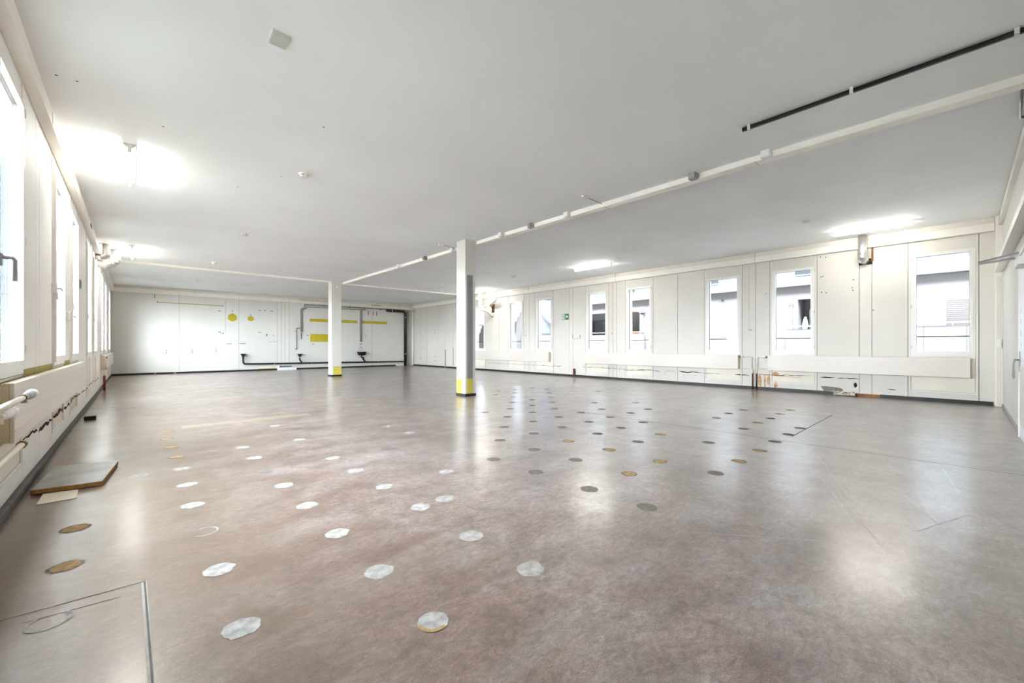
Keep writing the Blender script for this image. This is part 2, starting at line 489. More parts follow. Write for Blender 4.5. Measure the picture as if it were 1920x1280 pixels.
def side_wall(name, to, sgn, wins, seams, dark, zc, core, paint):
    """Panelled long wall. to(u, d, z): u along the wall, d into the room."""
    m = MB()
    def bx(u0, u1, d0, d1, z0, z1):
        p, q = to(u0, d0, z0), to(u1, d1, z1)
        m.box(p[0], q[0], p[1], q[1], p[2], q[2])
    ends = [YF - 0.3, YB + 0.3]
    holes = [(c - 0.40, c + 0.40) for c in wins]
    # solid core with the window openings
    m.mat('frame')
    u = ends[0]
    for a, b in holes:
        bx(u, a, -core, -0.02, -0.05, zc + 0.1); u = b
        bx(a, b, -core, -0.02, -0.05, WZ0); bx(a, b, -core, -0.02, WZ1, zc + 0.1)
    bx(u, ends[1], -core, -0.02, -0.05, zc + 0.1)
    # face panels with open joints
    cuts = sorted(set([YF - 0.01, YB + 0.01] + seams + [c - 0.44 for c in wins] + [c + 0.44 for c in wins]))
    for a in cuts[1:-1]:
        m.mat('darkgroove' if any(abs(a - d) < .02 for d in dark) else 'groove'); bx(a - .012, a + .012, -.0205, -.014, 0.0, zc)
    for a, b in zip(cuts, cuts[1:]):
        if b - a < 0.03: continue
        ga = 0.009 if any(abs(a - d) < 0.02 for d in dark) else 0.004
        gb = 0.009 if any(abs(b - d) < 0.02 for d in dark) else 0.004
        a2, b2 = a + ga, b - gb
        w = [c for c in wins if abs((a + b) / 2 - c) < 0.1]
        m.mat(paint)
        if w:
            c = w[0]
            bx(a2, c - 0.40, -0.02, 0, 0, zc); bx(c + 0.40, b2, -0.02, 0, 0, zc)
            bx(c - 0.40, c + 0.40, -0.02, 0, 0, 0.19)
            m.mat('walllow'); bx(c - 0.394, c + 0.394, -0.02, -0.006, 0.196, WZ0 - 0.012)
            m.mat(paint); bx(c - 0.40, c + 0.40, -0.02, 0, WZ1, zc)
        else:
            bx(a2, b2, -0.02, 0, 0, zc)
    # raised mouldings round each window element
    m.mat('trim')
    for c in wins:
        for s in (-1, 1): bx(c + s * 0.425, c + s * 0.413, 0, 0.006, 0.178, 2.9)
        bx(c - 0.425, c + 0.425, 0, 0.006, 0.165, 0.178)
        bx(c - 0.40, c + 0.40, -0.004, 0.005, WZ0 - 0.026, WZ0 - 0.008)
    return m

toR = lambda u, d, z: (XR - d, u, z)
toL = lambda u, d, z: (XL + d, u, z)
toB = lambda u, d, z: (u, YB - d, z)

# --- right wall
mR = side_wall('wall_right', toR, -1, RIGHT_W, [1.22, 1.41, 3.27, 5.14, 7.02, 7.14, 8.69, 8.84, 10.72, 12.42, 14.44, 15.61, 16.27, 16.94, 17.87, 18.46, 19.07], [15.61, 17.87, 19.07], 3.17, .30, 'wall')
mR.mat('crack')
for i, (a, b, z, t) in enumerate([(13.2, 10.6, .315, .010), (10.6, 9.17, .312, .014), (8.31, 7.0, .325, .016), (7.0, 5.64, .312, .018), (5.48, 5.2, .325, .012), (5.1, 4.5, .328, .026), (4.5, 4.04, .312, .014), (3.73, 3.4, .312, .022), (3.22, 2.2, .352, .012), (2.05, 1.8, .338, .03), (1.78, 1.4, .332, .018)]):
    jag(mR, toR, a, b, z, t, 10 + i)
jag(mR, lambda u, d, z: (XR - d, 5.48 + (z - .32) * .3, u), 0.2, .33, .32, .03, 77)
blob(mR, toR, 1.47, .22, .025, .05, 5); blob(mR, toR, .93, .17, .06, .008, 6); blob(mR, toR, 8.61, .14, .03, .12, 3, rough=.3)
mR.mat('stain')
for i, (a, b, z0, z1) in enumerate([(3.22, 3.15, .06, .34), (3.1, 3.06, .05, .33), (3.04, 2.98, .14, .34), (2.90, 2.83, .05, .2), (2.93, 2.8, .34, .42), (3.18, 2.55, .33, .345), (2.84, 2.35, .31, .32)]):
    blob(mR, toR, (a + b) / 2, (z0 + z1) / 2, abs(a - b) / 2, (z1 - z0) / 2, 40 + i, off=.002, rough=.3)
mR.mat('plaster')
mR._face([mR.bm.verts.new(toR(u, .0022, z)) for u, z in ((2.04, .155), (1.96, .16), (1.86, .158), (1.72, .145), (1.66, .115), (1.69, .07), (1.78, .075), (1.98, .062))])
mR.mat('hole'); rect(mR, toR, 1.21, 1.42, 2.60, 2.72); rect(mR, toR, 12.70, 12.88, 2.34, 2.68)
mR.mat('wood'); rect(mR, toR, 1.195, 1.23, 2.66, 3.0, .003); rect(mR, toR, 12.69, 12.76, 2.40, 2.66, .004); rect(mR, toR, 15.59, 15.63, .12, .95, .002)
mR.mat('crack')
for i, (u, z) in enumerate([(2.04, 2.87), (1.95, 2.85), (2.03, 2.45), (2.0, 2.46), (2.02, 2.13), (1.94, 2.11), (1.52, 2.17), (1.51, 2.12), (1.5, 2.33), (1.2, 1.7), (8.61, .45), (3.05, 2.2), (13.1, .42), (13.2, .45)]):
    blob(mR, toR, u, z, .009, .012, 90 + i)
for u0, u1, z in ((17.2, 17.1, 1.75), (17.2, 17.12, 1.62), (17.15, 17.1, .5), (17.15, 17.1, .3), (18.6, 18.5, .4)): blob(mR, toR, (u0 + u1) / 2, z, .03, .02, int(z * 99), rough=.4)
wr = tag(mR.build('wall_right'), 'long cream panelled wall with windows and radiators facing the apartments', 'wall', kind='structure')

# --- left wall
mL = side_wall('wall_left', toL, 1, LEFT_W, [1.22, 1.41, 3.27, 4.98, 5.14, 7.02, 7.14, 8.8, 10.72, 12.42, 14.44, 16.3, 18.16], [], 3.1, .045, 'wallwhite')
mL.mat('olive'); rect(mL, toL, 2.6, 8.3, .41, .835, .001)
mL.mat('crack')
for i, (a, b, z, t) in enumerate([(1.2, 2.4, .32, .02), (2.4, 4.2, .305, .034), (4.25, 5.05, .325, .026), (5.1, 5.85, .31, .034), (5.9, 6.6, .325, .03), (6.7, 7.3, .30, .03), (7.4, 8.6, .325, .024), (8.8, 9.9, .31, .022), (10.0, 11.4, .32, .02), (11.6, 12.9, .315, .022)]):
    jag(mL, toL, a, b, z, t, 200 + i, amp=.016)
blob(mL, toL, 6.65, .3, .03, .03, 8, rough=.3)
wl = tag(mL.build('wall_left'), 'long white panelled wall with bright windows and torn paint line', 'wall', kind='structure')

# --- back wall
m = mb('groove'); m.box(XL - .3, XR + .3, YB + .02, YB + .3, -.05, 3.3)
m.mat('wallback')
cuts = [XL, 1.21, 3.04, 4.39, 4.54, 4.68, 4.84, 8.46, XR]
for a, b in zip(cuts, cuts[1:]): m.box(a + .004, b - .004, YB, YB + .02, 0, 3.17)
m.mat('groove')
rect(m, toB, 2.595, 2.605, 1.55, 2.8, .001); rect(m, toB, .59, 2.52, 2.54, 2.553)
m.mat('yellow')
blob(m, toB, 2.83, 2.11, .155, .15, 1, rough=.09); blob(m, toB, 3.445, 2.10, .108, .10, 2, rough=.07); blob(m, toB, 2.83, 2.255, .03, .04, 4)
for a, b in ((5.65, 7.76), (7.94, 9.25)): rect(m, toB, a, b, 2.07, 2.20)
rect(m, toB, 5.68, 6.9, 1.19, 1.53); rect(m, toB, .59, 2.52, 2.553, 2.566); rect(m, toB, 3.7, 4.36, .062, .085); rect(m, toB, 5.54, 5.62, 1.46, 1.5)
m.mat('crack')
for i, (u, z) in enumerate([(2.39, 2.35), (2.44, 2.35), (2.39, 1.54), (2.44, 1.54), (2.49, 1.49), (2.54, 1.49), (3.73, 2.44), (3.78, 2.44), (3.92, 2.45), (3.96, 2.45), (4.15, 2.45), (4.2, 2.45), (3.73, 1.55), (3.79, 1.55), (2.67, 1.09), (2.72, 1.09), (2.78, 1.09), (3.09, 1.1), (3.15, 1.1), (3.2, 1.1), (3.25, 1.1), (4.25, 1.44), (.85, .76), (.85, .83), (1.58, .78), (1.58, .85), (2.3, .79), (2.3, .86), (8.16, 1.5), (5.57, 1.47), (5.78, 1.1), (5.8, 1.05), (.53, 2.79), (.53, 2.72), (2.83, 2.37), (3.44, 2.25), (.6, 2.56), (2.52, 2.55)]):
    blob(m, toB, u, z, .016, .02, 300 + i, off=.003, n=8)
for i, u in enumerate((8.29, 8.54, 8.71)): blob(m, toB, u, 2.58, .016, .12, 350 + i, off=.003)
rect(m, toB, 4.05, 4.37, 1.175, 1.182); rect(m, toB, 4.0, 4.03, 1.4, 1.5)
wb = tag(m.build('wall_back'), 'far white end wall with yellow paint patches and drain pipes', 'wall', kind='structure')

# --- front wall with the door (behind and right of the camera)
DX0, DX1, DZ = 6.28, 7.22, 2.02
m = mb('wallback')
m.box(XL - .3, DX0, YF - .25, YF, -.05, 3.2); m.box(DX1, XR + .3, YF - .25, YF, -.05, 3.2); m.box(DX0, DX1, YF - .25, YF, DZ, 3.2)
wf = tag(m.build('wall_front'), 'white end wall holding the door beside the right windows', 'wall', kind='structure')

# --- floor
m = mb('floor'); m.box(XL - .3, XR + .3, YF - .3, YB + .3, -.25, 0)
toF = lambda u, d, v: (u, v, d)
def strip(m, a, b, w, z=.0008):
    a, b = Vector((*a, 0)), Vector((*b, 0)); n = (b - a).normalized(); n = Vector((-n.y, n.x, 0)) * w / 2
    m._face([m.bm.verts.new(p + Vector((0, 0, z))) for p in (a - n, b - n, b + n, a + n)])
m.mat('duststrip'); rect(m, toF, .43, 1.9, 6.40, 6.60, .0005)
m.mat('joint')
strip(m, (5.07, -.4), (5.02, 6.62), .008); strip(m, (5.37, 1.285), (7.46, 1.29), .010)
strip(m, (-.37, 2.365), (.03, 2.35), .004); strip(m, (-.3, 2.29), (-.04, 2.27), .003)
m.mat('jointlite'); strip(m, (.03, 2.35), (.042, 1.2), .018, .0006)
m.mat('skirtgrey'); strip(m, (.032, 2.35), (.044, 1.2), .006, .0012)
m.mat('scratch')
rs = random.Random(3)
for a, b, w in [((3.0, .42), (3.9, .75), .0025), ((3.45, .5), (4.6, .9), .0025), ((3.2, .25), (3.05, .62), .0025), ((4.0, .1), (4.7, .45), .0025), ((4.9, .12), (4.1, .02), .0025), ((3.6, .0), (3.1, .18), .0025), ((2.6, .5), (2.2, 1.0), .0025), ((3.9, .3), (3.2, .05), .0025), ((2.8, .3), (3.6, .6), .0025)]:
    strip(m, a, b, w)
# the pale square near the right wall
m.mat('scratch')
fl = tag(m.build('floor'), 'worn mauve-brown and grey screed floor with rows of filler spots', 'floor', kind='structure')

# filler spots left by a raised floor, on a 0.515 grid
def spot(kind, seed, r=.062):
    rr = random.Random(seed); n = 22
    m = MB()
    def disc(key, r0, z, rough, cx=0, cy=0):
        m.mat(key)
        m._face([m.bm.verts.new((cx + r0 * math.cos(a) * (1 + rr.uniform(-rough, rough)), cy + r0 * math.sin(a) * (1 + rr.uniform(-rough, rough)), z)) for a in [2 * PI * k / n for k in range(n)]])
    if kind == 'white': disc('patchwhite', r * .95, .0014, .12)
    elif kind == 'grey': disc('patch', r, .0014, .07)
    elif kind == 'dull': disc('patchgrey', r, .0014, .08)
    elif kind == 'tan': disc('patchgrey', r, .0010, .08); disc('patchtan', r * .8, .0016, .1)
    elif kind == 'ring':
        m.mat('patchwhite')
        for k in range(n - 5):
            a0, a1 = 2 * PI * k / n, 2 * PI * (k + 1) / n
            m._face([m.bm.verts.new((q * math.cos(a), q * math.sin(a), .0014)) for q, a in ((r * .84, a0), (r, a0), (r, a1), (r * .84, a1))])
        disc('patch', r * .78, .001, .1) if seed % 2 else None
    return m.build('floor_patch', fl)
spots = [(-.24, 3.29, 'tan'), (-.23, 2.75, 'tan'), (.28, 2.76, 'ring'), (.28, 2.25, 'white'), (.28, 1.73, 'white'), (-.23, 2.24, 'ring'), (.8, 2.26, 'white'), (1.31, 1.75, 'grey'), (.8, 1.75, 'grey'), (.8, 1.3, 'bright'), (1.31, 1.31, 'grey'),
    (.28, 6.29, 'tan'), (.26, 5.77, 'tan'), (.27, 5.29, 'tan'), (.28, 4.79, 'tan'), (.29, 4.3, 'ring'), (.28, 3.78, 'white'), (.27, 3.27, 'white'), (.02, 4.3, 'ring'), (.79, 4.8, 'grey'), (.79, 4.28, 'grey'), (.77, 3.77, 'dull'), (.79, 3.29, 'grey'), (.8, 2.78, 'grey'), (1.3, 5.83, 'grey'), (1.3, 4.79, 'white'),
    (2.33, 4.84, 'grey'), (2.34, 4.32, 'grey'), (1.31, 3.8, 'grey'), (1.31, 3.29, 'white'), (1.31, 2.78, 'white'), (1.31, 2.28, 'white'), (1.83, 2.78, 'white'), (1.5, 2.29, 'grey'), (1.83, 3.8, 'dull'),
    (5.48, 5.96, 'dull'), (5.46, 5.42, 'dull'), (4.94, 5.4, 'dull'), (5.47, 4.92, 'dull'), (4.93, 4.89, 'dull'), (4.42, 4.88, 'dull'), (4.94, 4.4, 'dull'), (3.9, 4.87, 'dull'), (4.43, 4.39, 'dull'), (4.95, 3.88, 'dull'), (3.89, 4.35, 'dull'), (4.41, 3.85, 'dull'), (3.9, 3.85, 'dull'), (4.43, 3.34, 'dull'), (3.37, 3.83, 'dull'), (3.89, 3.34, 'dull'), (3.37, 3.32, 'dull'), (3.9, 2.82, 'dull'), (2.86, 3.32, 'dull'), (3.37, 2.81, 'tan'), (2.85, 2.8, 'dull'), (2.34, 2.8, 'dull'), (2.86, 2.3, 'dull'), (2.35, 2.29, 'dull'), (2.35, 1.77, 'dull'), (5.46, 3.87, 'dull'), (6.0, 4.41, 'dull'), (4.93, 3.35, 'dull'), (5.47, 3.36, 'dull'), (6.0, 3.37, 'dull'), (4.39, 2.83, 'dull'), (4.93, 2.84, 'dull'), (4.4, 2.32, 'tan'), (3.89, 2.3, 'dull'), (3.38, 2.31, 'tan'), (3.37, 1.78, 'tan'), (2.86, 1.77, 'tan'), (2.35, 1.33, 'dull'), (6.52, 3.9, 'dull'),
    (5.97, 2.33, 'dull'), (6.51, 2.36, 'dull'), (7.02, 2.33, 'dull'), (6.01, 1.82, 'tan'), (6.49, 1.81, 'dull'), (7.02, 1.83, 'tan'), (7.56, 1.83, 'tan'), (5.99, 1.35, 'dull'), (5.46, 1.34, 'dull'), (4.95, 1.34, 'dull'), (4.42, 1.32, 'tan'), (3.88, 1.32, 'tan'), (3.38, 1.32, 'dull'), (4.4, 1.79, 'dull'), (5.44, 1.8, 'dull'),
    (5.99, 6.99, 'dull'), (5.46, 6.47, 'dull'), (6.0, 6.47, 'dull'), (6.01, 5.45, 'dull'), (6.53, 5.96, 'dull'), (7.04, 6.51, 'dull'), (7.06, 7.0, 'dull'), (6.5, 7.01, 'dull'), (7.55, 5.45, 'dull')]
protos = {}
for i, (x, y, k) in enumerate(spots[:98]):
    if k == 'bright':
        m = mb('patchwhite')
        rr = random.Random(5)
        m._face([m.bm.verts.new((.056 * math.cos(a) * (1 + rr.uniform(-.05, .05)), .056 * math.sin(a), .0016)) for a in [2 * PI * q / 24 for q in range(24)]])
        m.mat('patchtan'); m._face([m.bm.verts.new((.058 * math.cos(a) * s, .058 * math.sin(a) * s, .0022)) for a, s in [(PI * .1 + .7 * PI * q / 8, 1) for q in range(9)] + [(PI * .8 - .7 * PI * q / 8, .72) for q in range(9)]])
        ob = m.build('floor_patch', fl); ob['label'] = 'bright white filler spot with tan rim'
    else:
        key = (k, i % 3)
        if key not in protos: ob = protos[key] = spot(k, i)
        else: ob = protos[key].copy(); COL.objects.link(ob); ob.parent = fl
    ob.location = (x, y, 0); ob.rotation_euler = (0, 0, R_.uniform(0, 6))
    if k == 'tan': ob['label'] = 'tan filler spot'
    elif k == 'ring': ob['label'] = 'white ring on the floor'

# --- ceiling
m = mb('ceiling')
v = []
xs = (XL - .3, XR + .3)
m.poly([(xs[0], YF - .3, CH(xs[0])), (xs[1], YF - .3, CH(xs[1])), (xs[1], YF - .3, CH(xs[1]) + .35), (xs[0], YF - .3, CH(xs[0]) + .35)], (0, YB - YF + .6, 0))
m.mat('hole')
for x, y in ((-.44, 4.67), (-.33, 4.67), (1.33, 4.11), (1.33, 5.65), (1.0, 6.4), (.2, 5.1), (5.3, 1.6), (6.8, 11.0), (5.6, 14.9), (6.2, 15.3)):
    z = CH(x) - .002; m._face([m.bm.verts.new((x + a * .008, y + b * .007, z)) for a, b in ((-1, -1), (1, -1), (1, 1), (-1, 1))])
ce = tag(m.build('ceiling'), 'flat white painted concrete ceiling with faint board marks', 'ceiling', kind='structure')

m = mb('facade'); m.box(XL - .3, XR + .3, -24, 80, 3.46, 20.0)  # unseen mass added to keep the bright left sky off the facade opposite
m.box(XL - .3, XR + .3, -24, YF - .31, -1.3, 3.46); m.box(XL - .3, XR + .3, YB + .31, 80, -1.3, 3.46)
tag(m.build('sky_block'), 'added unseen block around and above the hall that shades the street', 'building', kind='structure')

# --- trims, skirtings
def struct(m, name, label, cat='trim'): return tag(m.build(name), label, cat, kind='structure')
m = mb('trim'); m.box(XR - .07, XR, YF + .09, YB, 2.925, 3.06, .004); m.mat('trimdull'); m.box(XR - .045, XR, YF + .09, YB, 3.06, CH(XR) - .001)
m.mat('groove')
for u in (3.27, 7.02, 10.72, 14.44): m.box(XR - .0715, XR - .06, u - .003, u + .003, 2.93, 3.15)
struct(m, 'trim_1', 'two-step cream moulding along the top of the right window wall')
m = mb('trim'); m.box(XL, XL + .075, YF, YB, 2.845, 2.965, .004); m.mat('trim'); m.box(XL, XL + .045, YF, YB, 2.965, CH(XL) - .001)
m.mat('groove')
for u in (5.14, 8.8, 12.42): m.box(XL + .07, XL + .0765, u - .003, u + .003, 2.85, 2.96)
m.mat('crack'); m.box(XL + .074, XL + .0775, 9.15, 9.45, 2.87, 2.92)
struct(m, 'trim_2', 'two-step cream moulding along the top of the left window wall')
m = mb('trim'); m.box(XL, XR, YB - .06, YB, 2.845, 2.985, .004); m.mat('trimdull'); m.poly([(XL, YB, 2.985), (XL, YB - .035, 2.985), (XL, YB - .035, CH(XL) - .001), (XL, YB, CH(XL) - .001)], (XR - XL, 0, 0.0))
m.box(6.0, XR, YB - .035, YB, 3.05, CH(6.0))
m.mat('yellow'); m.box(5.22, 6.6, YB - .0625, YB - .05, 2.965, 2.985); m.box(8.4, 8.9, YB - .0625, YB - .05, 2.94, 2.98)
m.mat('groove')
for u in (1.21, 3.04, 4.84, 7.4, 8.46, 9.9): m.box(u - .003, u + .003, YB - .0615, YB - .05, 2.85, 2.98)
struct(m, 'trim_3', 'cream moulding along the top of the far wall, yellow in places')
m = mb('trim'); m.box(XR - .11, XR, YF, YF + .085, 0, CH(XR) - .002, .004); m.mat('trimdull'); m.box(XR - .118, XR - .10, YF + .02, YF + .07, 0.02, 2.15, .003)
struct(m, 'trim_4', 'cream corner post between the door wall and the right windows')
m = mb('trim'); m.box(XL, XR - .12, YF, YF + .05, 3.0, 3.1)
struct(m, 'trim_5', 'white strip along the top of the door wall')
m = mb('skirt'); m.box(XR - .018, XR, YF + .1, 1.1, 0, .062); m.box(XR - .018, XR, 1.55, YB, 0, .062)
m.mat('wood'); m.box(XR - .012, XR, 1.1, 1.55, 0, .055)
struct(m, 'baseboard_right', 'black skirting strip under the right windows with a bare gap', 'baseboard')
m = mb('skirtgrey'); m.box(XL, XL + .035, YF, 5.2, 0, .055, .006); m.mat('skirt'); m.box(XL, XL + .03, 5.2, YB, 0, .05)
struct(m, 'baseboard_left', 'worn grey skirting along the left window wall', 'baseboard')
m = mb('skirt'); m.box(XL, 4.38, YB - .018, YB, 0, .062); m.box(5.08, 9.7, YB - .018, YB, 0, .062); m.mat('conduit'); m.box(1.05, 1.12, YB - .019, YB - .01, 0.01, .05); m.box(.52, .56, YB - .019, YB - .01, 0.01, .06)
struct(m, 'baseboard_back', 'black skirting strip under the far wall', 'baseboard')
m = mb('conduit'); m.box(DX1 + .05, XR - .11, YF, YF + .012, 0, .05); m.box(XL + .05, DX0 - .05, YF, YF + .012, 0, .05)
struct(m, 'baseboard_front', 'low grey skirting strip under the door wall', 'baseboard')

# ------------------------------------------------------------------ windows
def make_window(n, c, to, wall, label, handle=None, hinge=-1, deep=-.14):
    root = empty('window_%d' % n, to(c, 0, WZ0), label, 'window', kind='structure')
    O = Vector(root.location)
    def bx(m, u0, u1, d0, d1, z0, z1, bev=0):
        p, q = to(c + u0, d0, z0), to(c + u1, d1, z1)
        p = Vector(p) - O; q = Vector(q) - O
        m.box(p[0], q[0], p[1], q[1], p[2], q[2], bev)
    m = mb('frame')                                     # outer frame and jamb lining
    for s in (-1, 1): bx(m, s * .40, s * .374, deep, .012, WZ0, WZ1)
    bx(m, -.374, .374, deep, .012, WZ0, WZ0 + .035); bx(m, -.374, .374, deep, .012, WZ1 - .02, WZ1)
    m.build('window_frame', root)
    m = mb('frame')                                     # sash
    for s in (-1, 1): bx(m, s * .376, s * .328, max(deep, -.07), .022, WZ0 + .037, WZ1 - .022)
    bx(m, -.328, .328, max(deep, -.07), .022, WZ0 + .037, .905); bx(m, -.328, .328, max(deep, -.07), .022, 2.635, WZ1 - .022)
    m.mat('gasket')
    for s in (-1, 1): bx(m, s * .329, s * .3255, max(deep, -.05), max(deep, -.05) + .02, .905, 2.635)
    bx(m, -.328, .328, max(deep, -.05), max(deep, -.05) + .02, 2.630, 2.636)
    if deep > -.1:
        bx(m, .327, .316, deep + .002, deep + .02, .905, 2.635)
    m.build('sash', root)
    pd = -.04 if deep < -.1 else -.006
    m = mb('glass'); bx(m, -.326, .326, pd - .006, pd + .006, .903, 2.637)
    m.build('glass_pane', root)
    m = mb('rail'); p0, p1 = Vector(to(c - .40, -.19, 1.172)) - O, Vector(to(c + .40, -.19, 1.172)) - O
    m.box(p0[0] - .01, p0[0] + .01, p0[1], p1[1], p0[2] - .011, p0[2] + .011, .003); m.build('guard_rail', root)
    for z in (.95, 1.7, 2.58):
        m = mb('frame'); p = Vector(to(c + hinge * .392, .018, z)) - O
        m.ring([p, p + Vector((0, 0, .06))], .009, 10); m.build('hinge', root)
    if handle is not None:
        m = mb('knobg' if handle else 'frame'); s = -hinge
        bx(m, s * .352 - .012, s * .352 + .012, .022, .034, 1.45, 1.52, .003)
        if handle:
            p = Vector(to(c + s * .352, .034, 1.5)) - O; dx = Vector(to(0, 1, 0)) - Vector(to(0, 0, 0))
            m.ring([p, p + dx * .035, p + dx * .042 + Vector((0, -s * .012, -.012)), p + dx * .042 + Vector((0, -s * .012, -.13))], .010, 10)
        m.build('handle', root)
    return root

beside = ['nearest the door wall corner', 'next to the rusty pipes, showing a loggia door opposite', 'just past the rusty pipes, showing plain white wall opposite', 'showing an orange-edged loggia and white downpipe', 'nearest the green exit sign, showing a glazed loggia', 'showing blue sky and a grey gable', 'showing a tiled eave over a white wall', 'beside the big white pillar, showing only roof tiles']
for i, c in enumerate(RIGHT_W):
    make_window(i + 1, c, toR, wr, 'tall narrow window ' + beside[i], handle=(False if i != 7 else None), hinge=1 if i in (0, 2, 4, 6) else -1)
lbl = ['tall window close to the camera by the white valve knob', 'tall window with grey lever handle in the near left foreground', 'tall window with dark gasket line, above the left radiator middle', 'tall window above the far end of the left radiator', 'bright slit window first beyond the grey left wall sign', 'bright slit window just before the left ceiling duct', 'bright slit window under the left ceiling duct', 'bright slit window just past the left ceiling duct', 'last bright slit window before the far left corner']
for i, c in enumerate(LEFT_W):
    make_window(i + 9, c, toL, wl, lbl[i], handle=(True if i == 1 else False), hinge=1, deep=-.03)

# ------------------------------------------------------------------ door in the front wall
dr = empty('door_1', (DX0, YF, 0), 'white door with lever handle, closer and prints at the right edge', 'door', kind='structure')
m = mb('trim')
for a in (0.0, DX1 - DX0 - .05): m.box(a, a + .05, -.02, .03, 0, DZ)
m.box(0, DX1 - DX0, -.02, .03, DZ - .05, DZ); m.build('door_frame', dr)
m = mb('door'); m.box(.05, DX1 - DX0 - .05, -.03, .02, .006, DZ - .05, .003); m.mat('doorgrey'); m.box(.12, DX1 - DX0 - .12, .018, .024, .15, .78, .002); m.build('door_leaf', dr)
m = mb('chrome'); m.box(.835, .875, .02, .028, .72, .94, .003)
m.ring([(.855, .02, .85), (.855, .048, .85), (.845, .055, .85), (.72, .055, .85)], .0085, 12); m.build('lever_handle', dr)
for z in (1.02, 1.14, 1.26, 1.38):
    m = mb('signwhite'); m.box(.66, .72, .02, .022, z - .05, z + .05); m.mat('sticker'); m.box(.675, .705, .0215, .0228, z - .03, z + .025); m.build('door_print', dr)

t = empty('door_closer', (6.62, YF + .02, 1.80), 'grey metal door closer arm reaching out above the door', 'door closer')
m = mb('boxw'); m.box(-.28, .12, 0, .06, -.005, .075, .006); m.build('closer_body', t)
m = mb('chrome'); m.poly([(.0, .06, .085), (.05, .06, .085), (.20, .31, .085), (.16, .31, .085)], (0, 0, .018)); m.build('closer_arm', t)
m = mb('chrome'); m.poly([(-.26, .05, .105), (-.22, .05, .105), (.20, .29, .105), (.17, .31, .105)], (0, 0, .014)); m.build('closer_arm', t)

m = mb('conduit')
m.ring([(7.115, YF + .056, .862), (7.12, YF + .066, .80), (7.20, YF + .066, .72), (7.22, YF + .066, .67), (7.13, YF + .066, .645), (7.05, YF + .066, .67), (7.08, YF + .066, .74), (7.11, YF + .066, .80), (7.112, YF + .060, .855)], .006, 8)
tag(m.build('key_lanyard'), 'grey strap loop hanging from the door handle', 'lanyard')

m = mb('frame')
m.poly([(10.42, YF, 2.21), (10.42, YF + .10, 2.195), (10.42, YF + .075, 2.37), (10.42, YF, 2.52)], (-9.6, 0, 0))
tag(m.build('wall_trunking'), 'white sloped trunking running along the door wall above the door', 'trunking')
m = mb('boxw'); m.box(XR - .155, XR - .119, YF + .015, YF + .085, .97, 1.11, .005)
m.mat('frame'); m.box(XR - .162, XR - .154, YF + .03, YF + .07, 1.0, 1.08, .002)
tag(m.build('light_switch'), 'white switch box on the corner post by the door', 'switch')
m = mb('chrome')
zc = CH(5.6)
m.ring([(5.22, YF + .10, zc), (5.22, YF + .115, zc - .03), (5.98, YF + .085, zc - .03), (5.98, YF + .06, zc - .03)], .012, 8)
m.ring([(5.22, YF + .115, zc - .03), (5.22, YF + .03, zc - .03)], .012, 8)
tag(m.build('ceiling_bracket'), 'bent grey metal bracket under the ceiling at the right edge', 'bracket')

# ------------------------------------------------------------------ pillars
def pillar(x0, x1, y0, y1, label):
    t = empty('concrete_pillar', ((x0 + x1) / 2, (y0 + y1) / 2, 0), label, 'pillar')
    a, b = (x1 - x0) / 2, (y1 - y0) / 2
    m = mb('pillar'); m.box(-a, a, -b, b, 0, CH(x0) + .02, .004); m.build('shaft', t)
    m = mb('skirt'); m.box(-a - .008, a + .008, -b - .008, b + .008, 0, .055); m.build('base_strip', t)
    return t, a, b
t, a, b = pillar(4.82, 5.07, 6.64, 6.94, 'big near white pillar with grey strip and two yellow bands')
m = mb('grey'); m.box(-.083, .053, -b - .006, -b + .002, .352, 2.41); m.build('grey_panel', t)
m = mb('paleyellow'); m.box(-.083, .053, -b - .006, -b + .002, .056, .350); m.build('yellow_band', t)
m = mb('paleyellow'); m.box(-a - .005, -a + .002, -.04, b - .004, .056, .34); m.build('yellow_band', t)
t, a, b = pillar(4.76, 5.075, 13.95, 14.27, 'slim far white pillar with one yellow foot')
m = mb('paleyellow'); m.box(-a + .055, a + .002, -b - .006, -b + .002, .056, .31); m.build('yellow_band', t)
m = mb('darkgroove'); m.box(-a + .04, a - .07, -b - .0065, -b, .311, .319); m.build('torn_edge', t)
m = mb('boxw'); m.lathe([(.028, 0), (.022, -.04), (.01, -.05)], (.02, -b, 2.95), 'Y', 12); m.build('plug', t)

# ------------------------------------------------------------------ ceiling trunking and its boxes
def trunk(p0, p1, label, w=.13, h=.065):
    (x0, y0), (x1, y1) = p0, p1
    m = mb('trunk')
    if abs(y1 - y0) > abs(x1 - x0):
        z = CH(x0); m.poly([(x0, y0, z), (x0 + w, y0, z), (x0 + w, y0, z - h), (x0 + .006, y0, z - h), (x0, y0, z - h + .006)], (x1 - x0, y1 - y0, 0))
        m.mat('groove')
        for k in range(1, int(abs(y1 - y0) / 2) + 1):
            y = min(y0, y1) + k * 2; m.box(x0 - .0008, x0 + w + .0008, y - .002, y + .002, z - h - .0008, z - .005)
    else:
        m.poly([(x0, y0, CH(x0)), (x0, y0 + w, CH(x0)), (x0, y0 + w, CH(x0) - h), (x0, y0, CH(x0) - h)], (x1 - x0, y1 - y0, CH(x1) - CH(x0)))
    return tag(m.build('cable_trunking'), label, 'cable trunking')
trunk((5.10, YF), (5.09, 6.63), 'long cream cable trunking from the big pillar to the door wall')
trunk((5.11, 6.95), (5.11, 13.9), 'cream cable trunking on the ceiling between the two pillars', w=.09)
trunk((XL + .05, 13.62), (4.75, 13.90), 'thin cream trunking from the far pillar to the left windows', w=.09, h=.05)
trunk((5.08, 14.05), (XR - .05, 14.13), 'thin cream trunking from the far pillar to the right windows', w=.09, h=.05)

